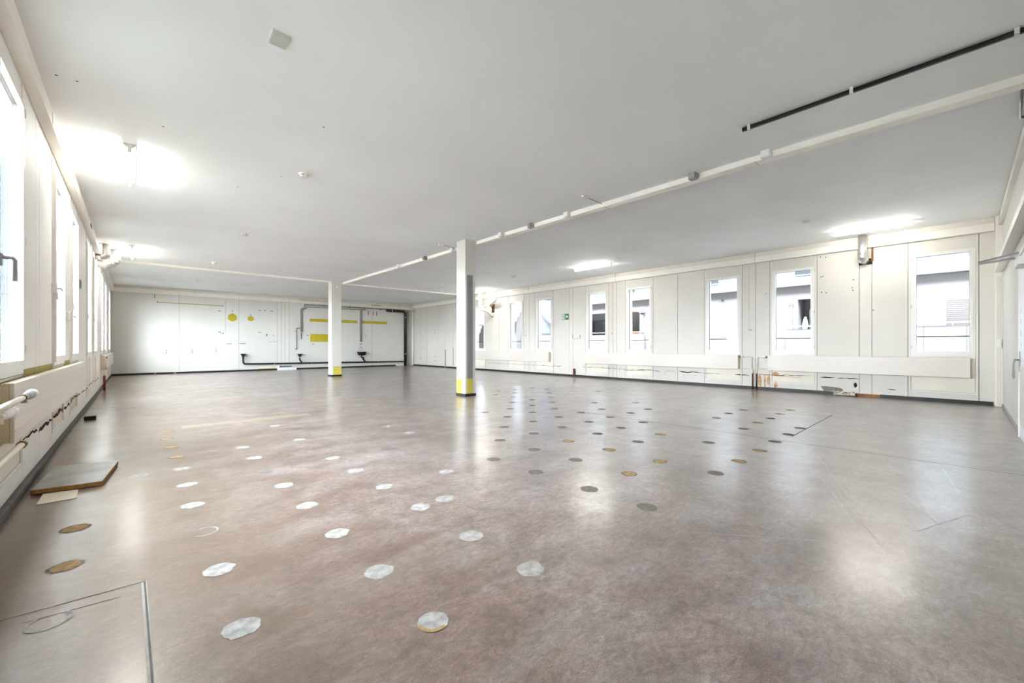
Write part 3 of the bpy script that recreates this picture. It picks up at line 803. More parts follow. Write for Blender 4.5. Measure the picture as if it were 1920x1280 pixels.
def jbox(x, y, key, label, grp):
    z = CH(x); t = empty('junction_box', (x, y, z), label, 'junction box', grp)
    m = mb(key); m.box(-.045, .04, -.045, .045, -.075, .002, .006); m.build('box_body', t)
    m = mb(key); m.box(-.052, -.044, -.036, .036, -.066, -.012, .003); m.build('lid', t)
    return t
w0 = jbox(5.056, 1.45, 'boxw', 'white junction box on the trunking nearest the black track', 'white junction boxes on the trunking')
dup(w0, (5.056, 4.24, CH(5.09)), 'white junction box on the trunking beside the wired ceiling sensor')
dup(w0, (5.056, 5.83, CH(5.09)), 'white junction box on the trunking closest in front of the big pillar')
dup(w0, (5.066, 7.44, CH(5.07)), 'small white junction box hugging the left side of the big pillar top')
g0 = jbox(5.056, 2.24, 'boxg', 'larger grey junction box on the trunking, second from the door wall', 'grey junction boxes on the trunking')
dup(g0, (5.056, 5.05, CH(5.09)), 'grey junction box on the trunking, midway to the big pillar')
dup(g0, (5.068, 8.6, CH(5.07)), 'grey junction box on the trunking behind the big pillar')
dup(w0, (5.068, 9.9, CH(5.07)), 'white junction box on the trunking between the pillars')

# ------------------------------------------------------------------ smoke detectors
def detector(x, y, label):
    t = empty('smoke_detector', (x, y, CH(x)), label, 'smoke detector', 'smoke detectors on the ceiling')
    m = mb('boxw'); m.lathe([(.058, .002), (.06, -.012), (.05, -.018)], (0, 0, 0)); m.build('base', t)
    m = mb('boxw'); m.lathe([(.046, -.016), (.05, -.03), (.042, -.042), (.03, -.046)], (0, 0, 0))
    m.mat('boxg')
    for k in range(6):
        a = k * PI / 3; c, s = math.cos(a), math.sin(a)
        m.poly([(.047 * c - .009 * s, .047 * s + .009 * c, -.026), (.047 * c + .009 * s, .047 * s - .009 * c, -.026), (.0512 * c + .009 * s, .0512 * s - .009 * c, -.026), (.0512 * c - .009 * s, .0512 * s + .009 * c, -.026)], (0, 0, -.008))
    m.build('sensor_head', t)
    return t
d0 = detector(1.51, 5.38, 'largest round smoke detector, in the middle of the left ceiling half')
for x, y, l in [(1.5, 9.01, 'smoke detector on the left ceiling half, second in its row from the camera'), (1.47, 12.62, 'smoke detector just before the left cross trunking'), (1.49, 16.33, 'tiny smoke detector past the left cross trunking, near the far wall'), (8.5, 1.82, 'smoke detector closest to the tube light at the right corner'), (8.58, 5.58, 'smoke detector beside the middle right tube light'), (8.54, 9.3, 'smoke detector on the right ceiling, just right of the big pillar'), (8.81, 13.7, 'smoke detector with a thin wire near the right cross trunking'), (8.52, 16.79, 'tiny smoke detector by the far right corner'), (4.95, 18.5, 'tiny smoke detector above the far wall pipes')]:
    dup(d0, (x, y, CH(x)), l)
def sensor(x, y, dx, dy, label):
    t = empty('ceiling_sensor', (x, y, CH(x)), label, 'ceiling sensor')
    m = mb('boxw'); m.box(-.06, .06, -.022, .022, -.03, .001, .006); m.build('housing', t)
    m = mb('conduit'); m.ring([(.06, 0, -.012), (dx, dy, -.012)], .006, 8); m.build('cable', t)
    return t
sensor(4.68, 3.6, .43, .01, 'small white box with a short cable into the long trunking')
sensor(4.7, 7.33, .36, .05, 'small white box with a faint cable left of the big pillar top')
m = mb('conduit'); m.ring([(8.83, 13.76, CH(8.83) - .006), (8.9, 14.13, CH(8.9) - .006)], .006, 8)
tag(m.build('sensor_cable'), 'thin cable from the detector to the right cross trunking', 'cable')
t = empty('cover_plate', (.722, 3.118, CH(.7)), 'square grey cover plate on the ceiling, near left', 'cover plate')
m = mb('boxw'); m.box(-.056, .056, -.07, .07, -.010, .001, .002); m.build('back_frame', t)
m = mb('cover'); m.box(-.053, .053, -.067, .067, -.022, -.009, .006); m.build('plate', t)

# ------------------------------------------------------------------ black track
t = empty('ceiling_track', (4.32, 0, CH(4.32)), 'long black metal track under the ceiling at upper right', 'track')
m = mb('track'); m.box(-.012, .012, YF, 1.44, -.045, -.022, .002); m.box(-.018, .018, YF, 1.44, -.022, -.016); m.build('rail', t)
for y in (1.38, .62, -.235):
    m = mb('boxw'); m.box(-.02, -.013, y - .012, y + .012, -.05, .001); m.box(-.02, .02, y - .012, y + .012, -.052, -.046); m.box(.013, .02, y - .012, y + .012, -.05, .001); m.build('clip', t)

# ------------------------------------------------------------------ fluorescent lights
def batten(x, y0, y1, label):
    L = y1 - y0; t = empty('fluorescent_light', (x, (y0 + y1) / 2, CH(x)), label, 'light', 'fluorescent battens')
    h = L / 2
    m = mb('frame'); m.poly([(-.05, -h, .001), (.05, -h, .001), (.045, -h, -.018), (.02, -h, -.038), (-.02, -h, -.038), (-.045, -h, -.018)], (0, L, 0)); m.build('housing', t)
    for s in (-1, 1):
        m = mb('frame'); m.box(-.016, .016, s * h, s * (h - .03), -.082, -.036, .004); m.build('lamp_holder', t)
    m = mb('tube'); m.ring([(0, -h + .03, -.066), (0, h - .03, -.066)], .014, 14); m.build('tube', t)
    return t
batten(-.037, 5.76, 7.03, 'lit tube light on the near left ceiling')
batten(-.04, 11.5, 12.95, 'lit tube light by the left duct')
batten(9.82, .58, 1.7, 'lit tube light in front of the right wall duct, by the corner')
batten(9.03, 6.1, 7.3, 'lit tube light on the middle of the right ceiling')
batten(9.9, 11.9, 13.4, 'lit tube light over the twin bent ducts by the big pillar')

# ------------------------------------------------------------------ ducts
def duct(path, r, key, label, bend=.12, ribs=(), flat=1.0):
    P = bent(path, bend, 7)
    t = empty('ventilation_duct', path[0], label, 'duct'); o = Vector(path[0])
    m = mb(key); m.ring([p - o for p in P], r, 22, flat=flat); m.build('pipe', t)
    for i in ribs:
        p = P[i]; d = (P[min(i + 1, len(P) - 1)] - P[max(i - 1, 0)]).normalized() * .006
        m = mb(key); m.ring([p - o - d, p - o + d], r * 1.05, 22, flat=flat); m.build('seam_collar', t)
    return t
duct([(10.48, 1.34, CH(10.48) + .02), (10.48, 1.34, 2.70), (10.70, 1.32, 2.66)], .068, 'steel', 'shiny silver duct dropping from the ceiling into the right wall', .09, (1, 3, 5, 8))
duct([(10.30, 13.16, CH(10.3) + .02), (10.30, 13.16, 2.48), (10.48, 12.92, 2.40), (10.68, 12.80, 2.20)], .075, 'duct', 'lower cream bent duct under the far right tube light', .10, (1, 4, 8, 12))
duct([(10.38, 12.34, CH(10.38) + .02), (10.38, 12.34, 2.78), (10.50, 12.80, 2.70), (10.68, 12.86, 2.62)], .078, 'duct', 'upper cream bent duct next to the far right tube light', .12, (1, 4, 8))
duct([(-.30, 12.3, CH(-.3) + .02), (-.30, 12.3, 2.74), (XL - .01, 12.3, 2.74)], .082, 'steel', 'shiny silver elbow duct by the left windows', .13, (1, 3, 5, 7))
duct([(-.42, 11.75, CH(-.42) + .02), (-.42, 11.75, 2.80), (XL - .01, 11.75, 2.80)], .06, 'steel', 'second silver duct close behind the left elbow duct', .08, (1, 8))

# ------------------------------------------------------------------ radiators and their pipes
def radiator(y0, y1, to, label, z0=.45, z1=.79, d0=.035, d1=.10, valve=None):
    t = empty('radiator', to(y0, 0, z0), label, 'radiator'); O = Vector(t.location)
    def bx(m, u0, u1, a, b, za, zb, bev=0):
        p, q = Vector(to(u0, a, za)) - O, Vector(to(u1, b, zb)) - O
        m.box(p[0], q[0], p[1], q[1], p[2], q[2], bev)
    m = mb('rad'); bx(m, y0, y1, d1 - .02, d1, z0, z1, .004)
    n = 5
    for k in range(1, n):
        z = z0 + (z1 - z0) * k / n; bx(m, y0 + .01, y1 - .01, d1, d1 + .0015, z - .003, z + .003)
    m.build('front_panel', t)
    m = mb('radend'); bx(m, y0 + .004, y1 - .004, d0, d1 - .02, z1 - .012, z1 - .001); m.build('top_grille', t)
    for u0, u1 in ((y0, y0 + .025), (y1 - .025, y1)):
        m = mb('radend'); bx(m, u0 + .001, u1 - .001, .008, d1 - .02, z0 + .002, z1 - .013); m.build('side_cover', t)
    return t
radiator(-.07, 3.0, toR, 'long cream radiator under the window nearest the door corner')
radiator(3.62, 8.19, toR, 'long cream radiator on the right wall left of the rusty pipes')
radiator(9.68, 14.3, toR, 'cream radiator partly hidden by the big pillar')
radiator(3.62, 8.19, toL, 'long near radiator with torn paint below on the left wall', d0=.03, d1=.08)
radiator(13.35, 18.3, toL, 'far radiator on the left wall next to the red pipe stub', d0=.03, d1=.08)

# pair of rusty risers and branch pipes on the right wall
for y, l in ((3.325, 'rusty brown heating pipe, left of the pair by the right radiators'), (3.245, 'rusty brown heating pipe, right of the pair with stains beside it')):
    t = empty('heating_pipe', (XR - .035, y, 0), l, 'pipe'); s = 1 if y > 3.3 else -1
    m = mb('rust'); m.ring([(0, 0, 0), (0, 0, .36)], .014, 14); m.build('rusty_riser', t)
    m = mb('pipe'); m.ring(bent([(0, 0, .355), (0, 0, .48), (0, s * .27, .48)], .03, 5), .010, 12); m.build('branch_pipe', t)
    if s > 0: m = mb('pipe'); m.ring(bent([(.004, .02, .47), (.004, .02, .75), (.004, .27, .75)], .03, 5), .009, 12); m.build('branch_pipe', t)
    else: m = mb('pipe'); m.ring(bent([(.004, -.02, .47), (.004, -.02, .75), (.004, -.22, .75)], .03, 5), .009, 12); m.build('branch_pipe', t)
def valve(loc, d, label, body='brass', grp=None, grey=False):
    t = empty('radiator_valve', loc, label, 'valve', grp)
    m = mb(body); m.ring([(0, -.03 * d, 0), (0, .03 * d, 0)], .016, 14); m.ring([(0, 0, 0), (0, 0, -.03)], .012, 12); m.build('valve_body', t)
    m = mb('knobg' if grey is True else 'knobw'); m.ring([(0, .03 * d, 0), (0, .04 * d, 0), (0, .075 * d, 0), (0, .13 * d, 0), (0, .17 * d, 0)] if grey else [(0, .03 * d, 0), (0, .04 * d, 0), (0, .085 * d, 0)], [.015, .019, .019, .025, .025] if grey else [.018, .026, .026], 20); m.build('collar' if grey else 'knob', t)
    if grey:
        m = mb('knobw'); m.ring([(0, .17 * d, 0), (0, .18 * d, 0), (0, .24 * d, 0), (0, .25 * d, 0)], [.022, .025, .025, .021], 20)
        for k in range(16):
            a = 2 * PI * k / 16; m.box(.025 * math.cos(a) - .0015, .025 * math.cos(a) + .0015, min(.185 * d, .235 * d), max(.185 * d, .235 * d), .025 * math.sin(a) - .0015, .025 * math.sin(a) + .0015)
        m.build('thermostat_head', t)
    return t
valve((XR - .05, 3.60, .752), -1, 'white valve knob on the radiator left of the rusty pipes', grp=None)
valve((XR - .05, 3.02, .752), 1, 'white valve knob on the radiator nearest the door corner')
valve((-.432, 3.37, .728), 1, 'grey and white thermostat valve on the near left radiator', grey=True, body='knobg')
valve((-.432, 2.82, .690), 1, 'white ribbed valve knob cut by the left picture edge', grey='white', body='pipe')
valve((-.46, 13.0, .745), 1, 'valve on the far left radiator near the corner', grey=True)
t = empty('heating_pipe', (-.44, 3.3, .72), 'cream pipe feeding the near left thermostat valve', 'pipe')
m = mb('pipe'); m.ring([(.008, .04, .008), (.008, -.9, .008)], .0135, 14); m.build('run', t)
m = mb('brass'); m.ring([(.008, .015, .008), (.008, .04, .008)], .0175, 14); m.build('nut', t)
t = empty('heating_pipe', (-.46, 3.6, .455), 'cream pipe entering the bottom of the near left radiator', 'pipe')
m = mb('pipe'); m.ring([(0, -.06, 0), (0, -1.2, -.01)], .015, 14); m.build('run', t)
m = mb('brass'); m.ring([(0, -.10, 0), (0, -.06, 0)], .021, 14); m.build('nut', t)
t = empty('heating_pipe', (-.50, 13.12, 0), 'short red pipe stub at the far end of the left wall', 'pipe')
m = mb('redpipe'); m.ring([(0, 0, 0), (0, 0, .33)], .024, 14); m.build('riser', t)
m = mb('pipe'); m.ring([(0, 0, .32), (0, 0, .46)], .014, 12); m.build('upper_pipe', t)
m = mb('radend'); m.ring([(.03, -.12, .47), (.03, -.12, .74)], .016, 12); m.build('bypass_pipe', t)
t = empty('heating_pipe', (-.505, 3.10, 0), 'red pipe at the lower left picture edge', 'pipe')
m = mb('redpipe'); m.ring([(0, 0, 0), (0, 0, .29)], .018, 14); m.build('riser', t)
m = mb('pipe'); m.ring([(0, 0, .28), (0, 0, .44)], .012, 12); m.build('upper_pipe', t)

# ------------------------------------------------------------------ exit signs and small wall fittings
t = empty('exit_sign', (XR, 9.01, 1.98), 'small green running-man exit sign on the right wall', 'sign')
m = mb('green'); m.box(-.012, 0, -.14, .14, -.10, .10, .002); m.build('plate', t)
m = mb('signwhite'); f = -.0125
def q(pts): m._face([m.bm.verts.new((f, -y, z)) for y, z in pts])
q([(-.125, -.085), (-.035, -.085), (-.035, .085), (-.125, .085)])          # doorway (left half)
q([(.03, -.02), (.075, -.02), (.075, .02), (.03, .02)])                    # arrow shaft
q([(.07, -.055), (.125, 0), (.07, .055)])
q([(-.006, -.10), (.004, -.10), (.004, .10), (-.006, .10)])
m.mat('green'); f = -.0132                                                  # running figure
m._face([m.bm.verts.new((f, -(-.068 + .014 * math.cos(a)), .055 + .014 * math.sin(a))) for a in [2 * PI * k / 12 for k in range(12)]])
q([(-.10, .035), (-.07, .04), (-.068, -.015), (-.088, -.02)])
q([(-.075, .035), (-.045, .012), (-.05, .004), (-.078, .018)])
q([(-.10, .03), (-.118, 0), (-.11, -.004), (-.094, .02)])
q([(-.088, -.015), (-.11, -.045), (-.122, -.075), (-.108, -.075), (-.098, -.045), (-.078, -.02)])
q([(-.082, -.012), (-.055, -.035), (-.06, -.075), (-.048, -.075), (-.042, -.03), (-.068, -.008)])
m.build('pictogram', t)
m = mb('boxg'); m.box(XL, XL + .012, 7.95 * 1.07, 8.1 * 1.07, 1.83, 1.95, .002); m.mat('green'); m.box(XL + .011, XL + .0126, 8.53, 8.64, 1.85, 1.93)
tag(m.build('exit_sign'), 'small grey-green sign seen edge-on on the left wall', 'sign')
for i, (y, l) in enumerate([(3.42, 'blind crank handle between the two windows by the rusty pipes'), (7.19, 'blind crank handle between the loggia windows'), (10.93, 'blind crank handle between the sky window and the tiled eave window')]):
    t = empty('blind_crank', (XR, y, 1.38), l, 'crank', 'blind cranks on the right wall')
    m = mb('trimdull'); m.box(-.012, 0, -.012, .012, .02, 1.54, .002); m.build('strap_cover', t)
    m = mb('boxw'); m.box(-.035, 0, -.02, .02, -.03, .03, .004); m.build('bracket', t)
    m = mb('knobg'); m.ring([(-.03, 0, 0), (-.05, 0, 0), (-.05, -.09, -.012)], .007, 10); m.build('lever', t)
for i, (y, z, l) in enumerate([(7.05, 1.35, 'white blind crank over the left radiator end'), (5.85, 1.55, 'small white bracket on the near left window post')]):
    t = empty('blind_crank', (XL, y, z), l, 'crank')
    m = mb('boxw'); m.box(0, .035, -.03, .03, -.05, .05, .004); m.build('bracket', t)
    m = mb('knobw'); m.ring([(.03, 0, 0), (.06, 0, 0), (.06, .10, -.01)], .009, 10); m.build('lever', t)
t = empty('hook_plate', (XR, 8.545, 1.32), 'faint outline bracket on the wall below the exit sign', 'bracket')
m = mb('groove'); m.box(-.012, 0, .145, .16, -.075, .07, .001); m.box(-.012, 0, -.16, -.145, -.075, .05, .001); m.box(-.012, 0, -.11, .11, -.085, -.075, .001); m.build('bracket_outline', t)
m = mb('conduit'); m.box(XR - .02, XR, 16.2, 16.29, 0, .82, .003)
tag(m.build('cable_conduit'), 'short grey vertical conduit on the far right wall panels', 'conduit')
m = mb('rust'); m.box(XR - .03, XR - .018, 8.58, 8.66, 0, .26, .002)
tag(m.build('cable_conduit'), 'short brown conduit stub at the foot of the right wall', 'conduit')
# white vertical conduit in the far right corner and corner posts
m = mb('trim'); m.ring([(XR - .06, YB - .10, 0), (XR - .06, YB - .10, 2.84)], .05, 12)
tag(m.build('corner_pipe'), 'cream vertical pipe in the far right corner', 'pipe')

# ------------------------------------------------------------------ far wall plumbing
t = empty('drain_pipe', (6.7, YB, .26), 'long black drain pipe along the foot of the far wall', 'pipe')
y = -.10
m = mb('black'); m.ring(bent([(-3.53, y, .30), (-3.53, y, .03), (3.40, y, -.04)], .09, 6), .032, 14); m.build('main_run', t)
for u in (-2.45, -1.0, .4, 2.0, 3.0):
    m = mb('conduit'); zz = .03 - (u + 3.53) / 7.01 * .07; m.box(u - .012, u + .012, y - .036, -.001, zz - .036, zz + .036); m.build('clip', t)
for u, zt in ((-3.53, .30), (-1.47, .27)):
    m = mb('black')
    if u > -3: m.ring([(u, y, zt - .03), (u, y, .16), (u + .08, y, .02)], .030, 14)
    m.ring([(u, y, zt), (u, y, zt + .03), (u, y, zt + .12), (u, y, zt + .135)], [.034, .04, .092, .094], 20); m.build('funnel', t)
    m = mb('boxw'); m.ring([(u, y, zt + .10), (u, y, zt + .1365)], [.03, .07], 20); m.build('funnel_inlet', t)
m = mb('black'); m.ring(bent([(1.27, y, .17), (1.30, y, .10), (1.42, y, -.01)], .03, 4), .032, 14); m.build('branch', t)
t = empty('soil_pipe', (10.19, YB, .05), 'thick black downpipe with elbow by the far right corner', 'pipe')
m = mb('black'); m.ring(bent([(-1.0, -.07, 2.70), (0, -.07, 2.70), (0, -.07, -.05)], .12, 7), .062, 18); m.build('pipe', t)
for u in (.55, 2.4): m = mb('signwhite'); m.box(-.05, .05, -.136, -.12, u - .016, u + .016); m.build('clip', t)
m = mb('signwhite'); m.box(-.74, -.71, -.136, -.12, 2.65, 2.75); m.build('clip', t)
t = empty('soil_pipe', (10.36, YB, .05), 'slim grey downpipe between the black pipe and the corner', 'pipe')
m = mb('conduit'); m.ring([(0, -.06, -.05), (0, -.06, 2.76)], .05, 14); m.build('pipe', t)
for u in (.55, 2.4): m = mb('gasket'); m.box(-.055, .055, -.075, -.001, u - .012, u + .012); m.build('clip', t)
t = empty('supply_pipe', (5.29, YB, 1.6), 'grey supply pipe running along the top of the far wall', 'pipe')
y = -.035
m = mb('conduit'); m.ring(bent([(0, y, 0), (0, y, .98), (.15, y, 1.06), (.15, y, 1.19), (5.0, y, 1.235)], .03, 4), .026, 12); m.build('upper_line', t)
m = mb('conduit'); m.ring(bent([(.055, y, 0), (.055, y, .96), (.22, y, 1.03), (.22, y, 1.10), (2.9, y, 1.12)], .03, 4), .016, 10); m.build('lower_line', t)
m = mb('conduit'); m.ring(bent([(2.60, y, -.40), (2.60, y, 1.08), (2.76, y, 1.14), (2.82, y, 1.20)], .03, 4), .028, 12); m.build('drop_line', t)
m = mb('conduit'); m.ring([(2.66, y, -.40), (2.66, y, 1.06)], .016, 10); m.build('drop_line', t)
for u in (.95, 2.1, 3.6, 4.4): m = mb('gasket'); m.box(u - .012, u + .012, y - .03, -.001, 1.165, 1.225); m.build('clip', t)
m = mb('black'); m.ring([(.02, y, -.30), (.02, y, -.02)], .014, 10); m.ring([(.02, y - .02, -.12), (.02, y + .02, -.12)], .02, 10); m.build('tap_stub', t)
t = empty('supply_pipe', (5.13, YB, .84), 'thin dark bent pipe left of the grey supply drop', 'pipe')
m = mb('rail'); m.ring(bent([(0, -.03, 0), (0, -.03, .925), (.155, -.03, .925)], .02, 4), .013, 10); m.build('pipe', t)
for z in (.04, .8): m = mb('conduit'); m.box(-.07, .01, -.03, -.001, z - .015, z + .015); m.build('clip', t)
t = empty('wash_basin', (7.91, YB, .56), 'black wall basin with wire holder below the grey drop pipe', 'basin')
m = mb('black'); m.ring([(0, -.15, 0), (0, -.15, .03), (0, -.15, .14), (0, -.15, .17)], [.085, .11, .132, .142], 24, flat=1.62); m.build('bowl', t)
m = mb('chrome'); m.ring([(-.02, -.08, .42), (-.02, -.16, .40), (-.02, -.17, .34)], .012, 10); m.ring([(-.05, -.05, .53), (.05, -.05, .53)], .022, 10); m.build('tap', t)
m = mb('chrome')
for s in (-1, 1): m.ring([(s * .06, -.04, .40), (s * .07, -.05, .28), (s * .19, -.08, .18)], .005, 8)
m.ring([(-.06, -.04, .40), (.06, -.04, .40)], .005, 8); m.ring([(-.06, -.04, .25), (0, -.05, .22), (.06, -.04, .25)], .005, 8); m.build('wire_holder', t)
m = mb('black'); m.ring(bent([(0, -.12, 0), (0, -.12, -.10), (.10, -.10, -.10), (.12, -.08, -.22)], .03, 4), .034, 14); m.build('trap', t)
t = empty('plinth_box', (4.73, YB, 0), 'white boxed-in plinth with dark slot at the foot of the far wall', 'box')
m = mb('signwhite'); m.box(-.33, .34, -.22, -.03, 0, .10, .004); m.box(-.34, -.28, -.12, 0, 0, .185, .003); m.build('casing', t)
m = mb('rail'); m.box(-.28, .2, -.05, -.019, .13, .165, .002); m.box(-.28, -.255, -.05, -.019, .09, .165, .002); m.build('slot', t)

# ------------------------------------------------------------------ loose things on the floor
t = empty('floor_panel', (-.31, 4.52, 0), 'loose grey panel with brown wooden edge on the floor by the left wall', 'panel')
bm_pts = [(x + .31, y - 4.52) for x, y in ((-.515, 4.21), (-.17, 4.155), (-.10, 4.80), (-.47, 4.93))]
m = mb('boardedge'); m.poly([(x, y, .006) for x, y in bm_pts], (0, 0, .026)); m.build('chipboard_core', t)
m = mb('board'); m.poly([(x * .995, y * .995, .0325) for x, y in bm_pts], (0, 0, .003)); m.build('laminate_face', t)
m = mb('sheet'); m.poly([(-.455, 3.935, .001), (-.28, 3.93, .001), (-.288, 4.16, .001), (-.455, 4.19, .001)], (0, 0, .003))
tag(m.build('vinyl_sheet'), 'cream sheet scrap poking out under the loose grey panel', 'sheet')
m = mb('black'); m.box(-.50, -.385, 7.95, 8.08, 0, .055, .006)
tag(m.build('rubber_block'), 'small black block on the floor against the left wall', 'block')
t = empty('crumpled_paper', (XR - .1, 1.63, 0), 'torn grey and white wallpaper scraps lying by the right wall gap', 'paper scrap')
rr = random.Random(12); m = mb('torn'); n, k = 9, 5; g = []
for i in range(n):
    g.append([m.bm.verts.new((-.07 + .13 * j / (k - 1) + rr.uniform(-.012, .012), -.17 + .34 * i / (n - 1) + rr.uniform(-.01, .01), max(.002, .012 + .075 * (j / (k - 1)) * rr.uniform(.2, 1.1)))) for j in range(k)])
for i in range(n - 1):
    for j in range(k - 1): m._face([g[i][j], g[i + 1][j], g[i + 1][j + 1], g[i][j + 1]])
ob = m.build('sheet', t); sol = ob.modifiers.new('thickness', 'SOLIDIFY'); sol.thickness = .002

# ------------------------------------------------------------------ outside, right: apartments, houses, trees
m = mb('pavebounce'); m.box(XL - .3, 22, -60, 140, -1.6, -1.3); m.mat('ground'); m.box(22, 120, -60, 140, -1.6, -1.3); m.mat('ground'); m.box(-11, XL - .3, -160, 240, -1.6, -1.3); m.mat('palebounce'); m.box(-260, -11, -160, 240, -1.6, -1.3)  # pale zones added to throw daylight up at the ceiling
tag(m.build('ground'), 'ground outside the building with added pale zones that bounce light', 'ground', kind='structure')
FX = 25.0
t = empty('apartment_building', (FX, 7, -1.3), 'white apartment block opposite the right windows with balconies and loggias', 'building')
O = Vector((FX, 7, -1.3))
def fb(key, x0, x1, y0, y1, z0, z1, name=None, mm=None):
    m = mm or mb(key); m.mat(key)
    m.box(x0 - FX, x1 - FX, y0 - 7, y1 - 7, z0 + 1.3, z1 + 1.3)
    return m.build(name, t) if name else m
m = mb('facade')
OY0, OY1, OZ0, OZ1 = 4.2, 5.74, 1.6, 3.37
LY0, LY1, LZ0, LZ1 = 14.68, 20.0, 1.6, 3.37
fb('facade', FX, FX + .3, -8, OY0, -1.3, 4.1, None, m); fb('facade', FX, FX + .3, OY0, OY1, -1.3, OZ0, None, m); fb('facade', FX, FX + .3, OY0, OY1, OZ1, 4.1, None, m)
fb('facade', FX, FX + .3, OY1, LY0, -1.3, 4.1, None, m); fb('facade', FX, FX + .3, LY0, LY1, -1.3, LZ0, None, m); fb('facade', FX, FX + .3, LY0, LY1, LZ1, 4.1, None, m)
fb('facade', FX, FX + .3, LY1, 20.6, -1.3, 4.1, None, m); fb('facade', FX + .3, FX + 8, -8, -7.7, -1.3, 8, None, m); fb('facade', FX + .3, FX + 8, 20.3, 20.6, -1.3, 7, None, m)
fb('facade', FX + .3, FX + 8, -7.7, 20.3, 3.7, 4.1, None, m); fb('facade', FX + 1.4, FX + 1.6, OY0, LY1 + .3, -1.3, 3.7, None, m)
fb('facade', FX + .3, FX + 1.4, OY1, OY1 + .1, 1.4, 3.7, None, m); fb('facade', FX + .3, FX + 1.4, LY0 - .1, LY0, 1.4, 3.7, None, m)
m.build('facade_wall', t)
fb('facade', FX + .5, FX + .8, -8, 20.6, 4.1, 7.4, 'upper_wall')
fb('parapet', FX - .25, FX - .05, -8, 20.6, 4.08, 4.48, 'balcony_parapet')
m = mb('shade'); fb('shade', FX - .28, FX - .02, -8, 20.6, 4.03, 4.08, None, m); m.build('flashing', t)
m = mb('signwhite'); fb('signwhite', FX - .17, FX - .13, -8, 20.6, 4.56, 4.60, None, m)
for k in range(15): fb('signwhite', FX - .165, FX - .135, -7 + k * 1.9, -6.96 + k * 1.9, 4.48, 4.56, None, m)
m.build('balcony_railing', t)
def upwin(y0, y1, key):
    m = mb(key); fb(key, FX + .46, FX + .505, y0, y1, 4.3, 5.35, None, m); w = m.build('window', t)
    m = mb('signwhite'); fb('signwhite', FX + .44, FX + .475, y0 - .05, y0, 4.3, 5.4, None, m); fb('signwhite', FX + .44, FX + .475, y1, y1 + .05, 4.3, 5.4, None, m); fb('signwhite', FX + .44, FX + .475, y0, y1, 5.35, 5.4, None, m)
    c = m.build('window_frame', t)
for a, b, k in ((-1.6, 1.6, 'blueglass'), (4.9, 5.98, 'darkglass'), (8.4, 9.4, 'blueglass'), (9.76, 10.5, 'darkglass'), (13.7, 14.5, 'blueglass'), (15.3, 15.9, 'darkglass'), (16.6, 19.2, 'blueglass')): upwin(a, b, k)
m = mb('blind')
for k in range(18): fb('blind', FX - .03, FX - .005, -1.2, .49, 1.5 + k * .081, 1.572 + k * .081, None, m)
fb('blind', FX - .004, FX + .01, -1.2, .49, 1.5, 2.96, None, m); m.build('roller_blind', t)
m = mb('parapet'); fb('parapet', FX - .65, FX - .55, -8, 6.06, -.2, 1.83, None, m); fb('parapet', FX - .55, FX, 5.96, 6.06, -.2, 1.83, None, m); fb('parapet', FX - .65, FX, -8, 6.06, -.35, -.2, None, m)
fb('parapet', FX - .2, FX - .08, LY0 - .4, 20.6, -.2, 1.78, None, m); m.build('balcony_parapet', t)
m = mb('signwhite'); fb('signwhite', FX - .63, FX - .58, -8, 6.06, 1.95, 2.0, None, m)
for k in range(8): fb('signwhite', FX - .62, FX - .59, -1.1 - k * .9 + 2.3, -1.07 - k * .9 + 2.3, 1.83, 1.95, None, m)
fb('signwhite', FX - .16, FX - .12, LY0 - .4, 20.6, 1.93, 1.97, None, m); m.build('balcony_railing', t)
m = mb('shade'); fb('shade', FX - .66, FX - .54, -8, 6.07, 1.8, 1.835, None, m)
for y_ in (1.15, -.07): fb('shade', FX - .655, FX - .648, y_ - .015, y_ + .015, -.2, 1.8, None, m)
m.build('flashing', t)
m = mb('conduit'); fb('conduit', FX - .14, FX - .001, 5.92, 6.10, 3.12, 3.40, None, m); fb('conduit', FX - .1, FX - .02, 5.97, 6.05, 1.0, 3.12, None, m); m.build('downpipe', t)
m = mb('darkglass'); fb('darkglass', FX + 1.34, FX + 1.39, 4.3, 5.45, 1.6, 2.88, None, m); m.build('loggia_door', t)
m = mb('signwhite'); fb('signwhite', FX + 1.3, FX + 1.395, 5.45, 5.52, 1.6, 2.95, None, m); fb('signwhite', FX + 1.3, FX + 1.395, 4.3, 5.52, 2.88, 2.95, None, m); m.build('door_frame', t)
m = mb('facade'); m.ring([(-.03, 14.45 - 7, 1.3 + .8), (-.03, 14.45 - 7, 1.3 + 3.25)], .09, 14); fb('facade', FX - .2, FX + .02, 14.25, 14.62, 3.2, 3.45, None, m); m.build('downpipe', t)
m = mb('darkglass'); fb('darkglass', FX + 1.34, FX + 1.39, 16.7, 20.0, 1.7, 2.95, None, m); m.build('loggia_window', t)
m = mb('signwhite'); fb('signwhite', FX + 1.3, FX + 1.4, 17.8, 17.95, 1.7, 2.95, None, m); m.build('window_mullion', t)
m = mb('rustred'); fb('rustred', FX + .29, FX + .32, 14.75, 15.5, 1.55, 1.9, None, m); fb('rustred', FX + .02, FX + .06, 14.7, 15.4, 3.30, 3.37, None, m); fb('rustred', FX + 1.3, FX + 1.38, 15.0, 15.2, 1.7, 2.9, None, m); m.build('terracotta_edging', t)
m = mb('gasket'); m.box(-.12, 0, 9.32 - 7, 9.42 - 7, 1.3 + 3.58, 1.3 + 3.66); m.build('wall_lamp', t)
m = mb('cloth'); m.ring([(FX - .35, 5.36, 1.2), (FX - .35, 5.36, 1.7), (FX - .35, 5.34, 2.1), (FX - .35, 5.33, 2.45)], [.06, .09, .13, .04], 12)
tag(m.build('folded_parasol'), 'pale blue folded parasol on the balcony opposite', 'parasol')

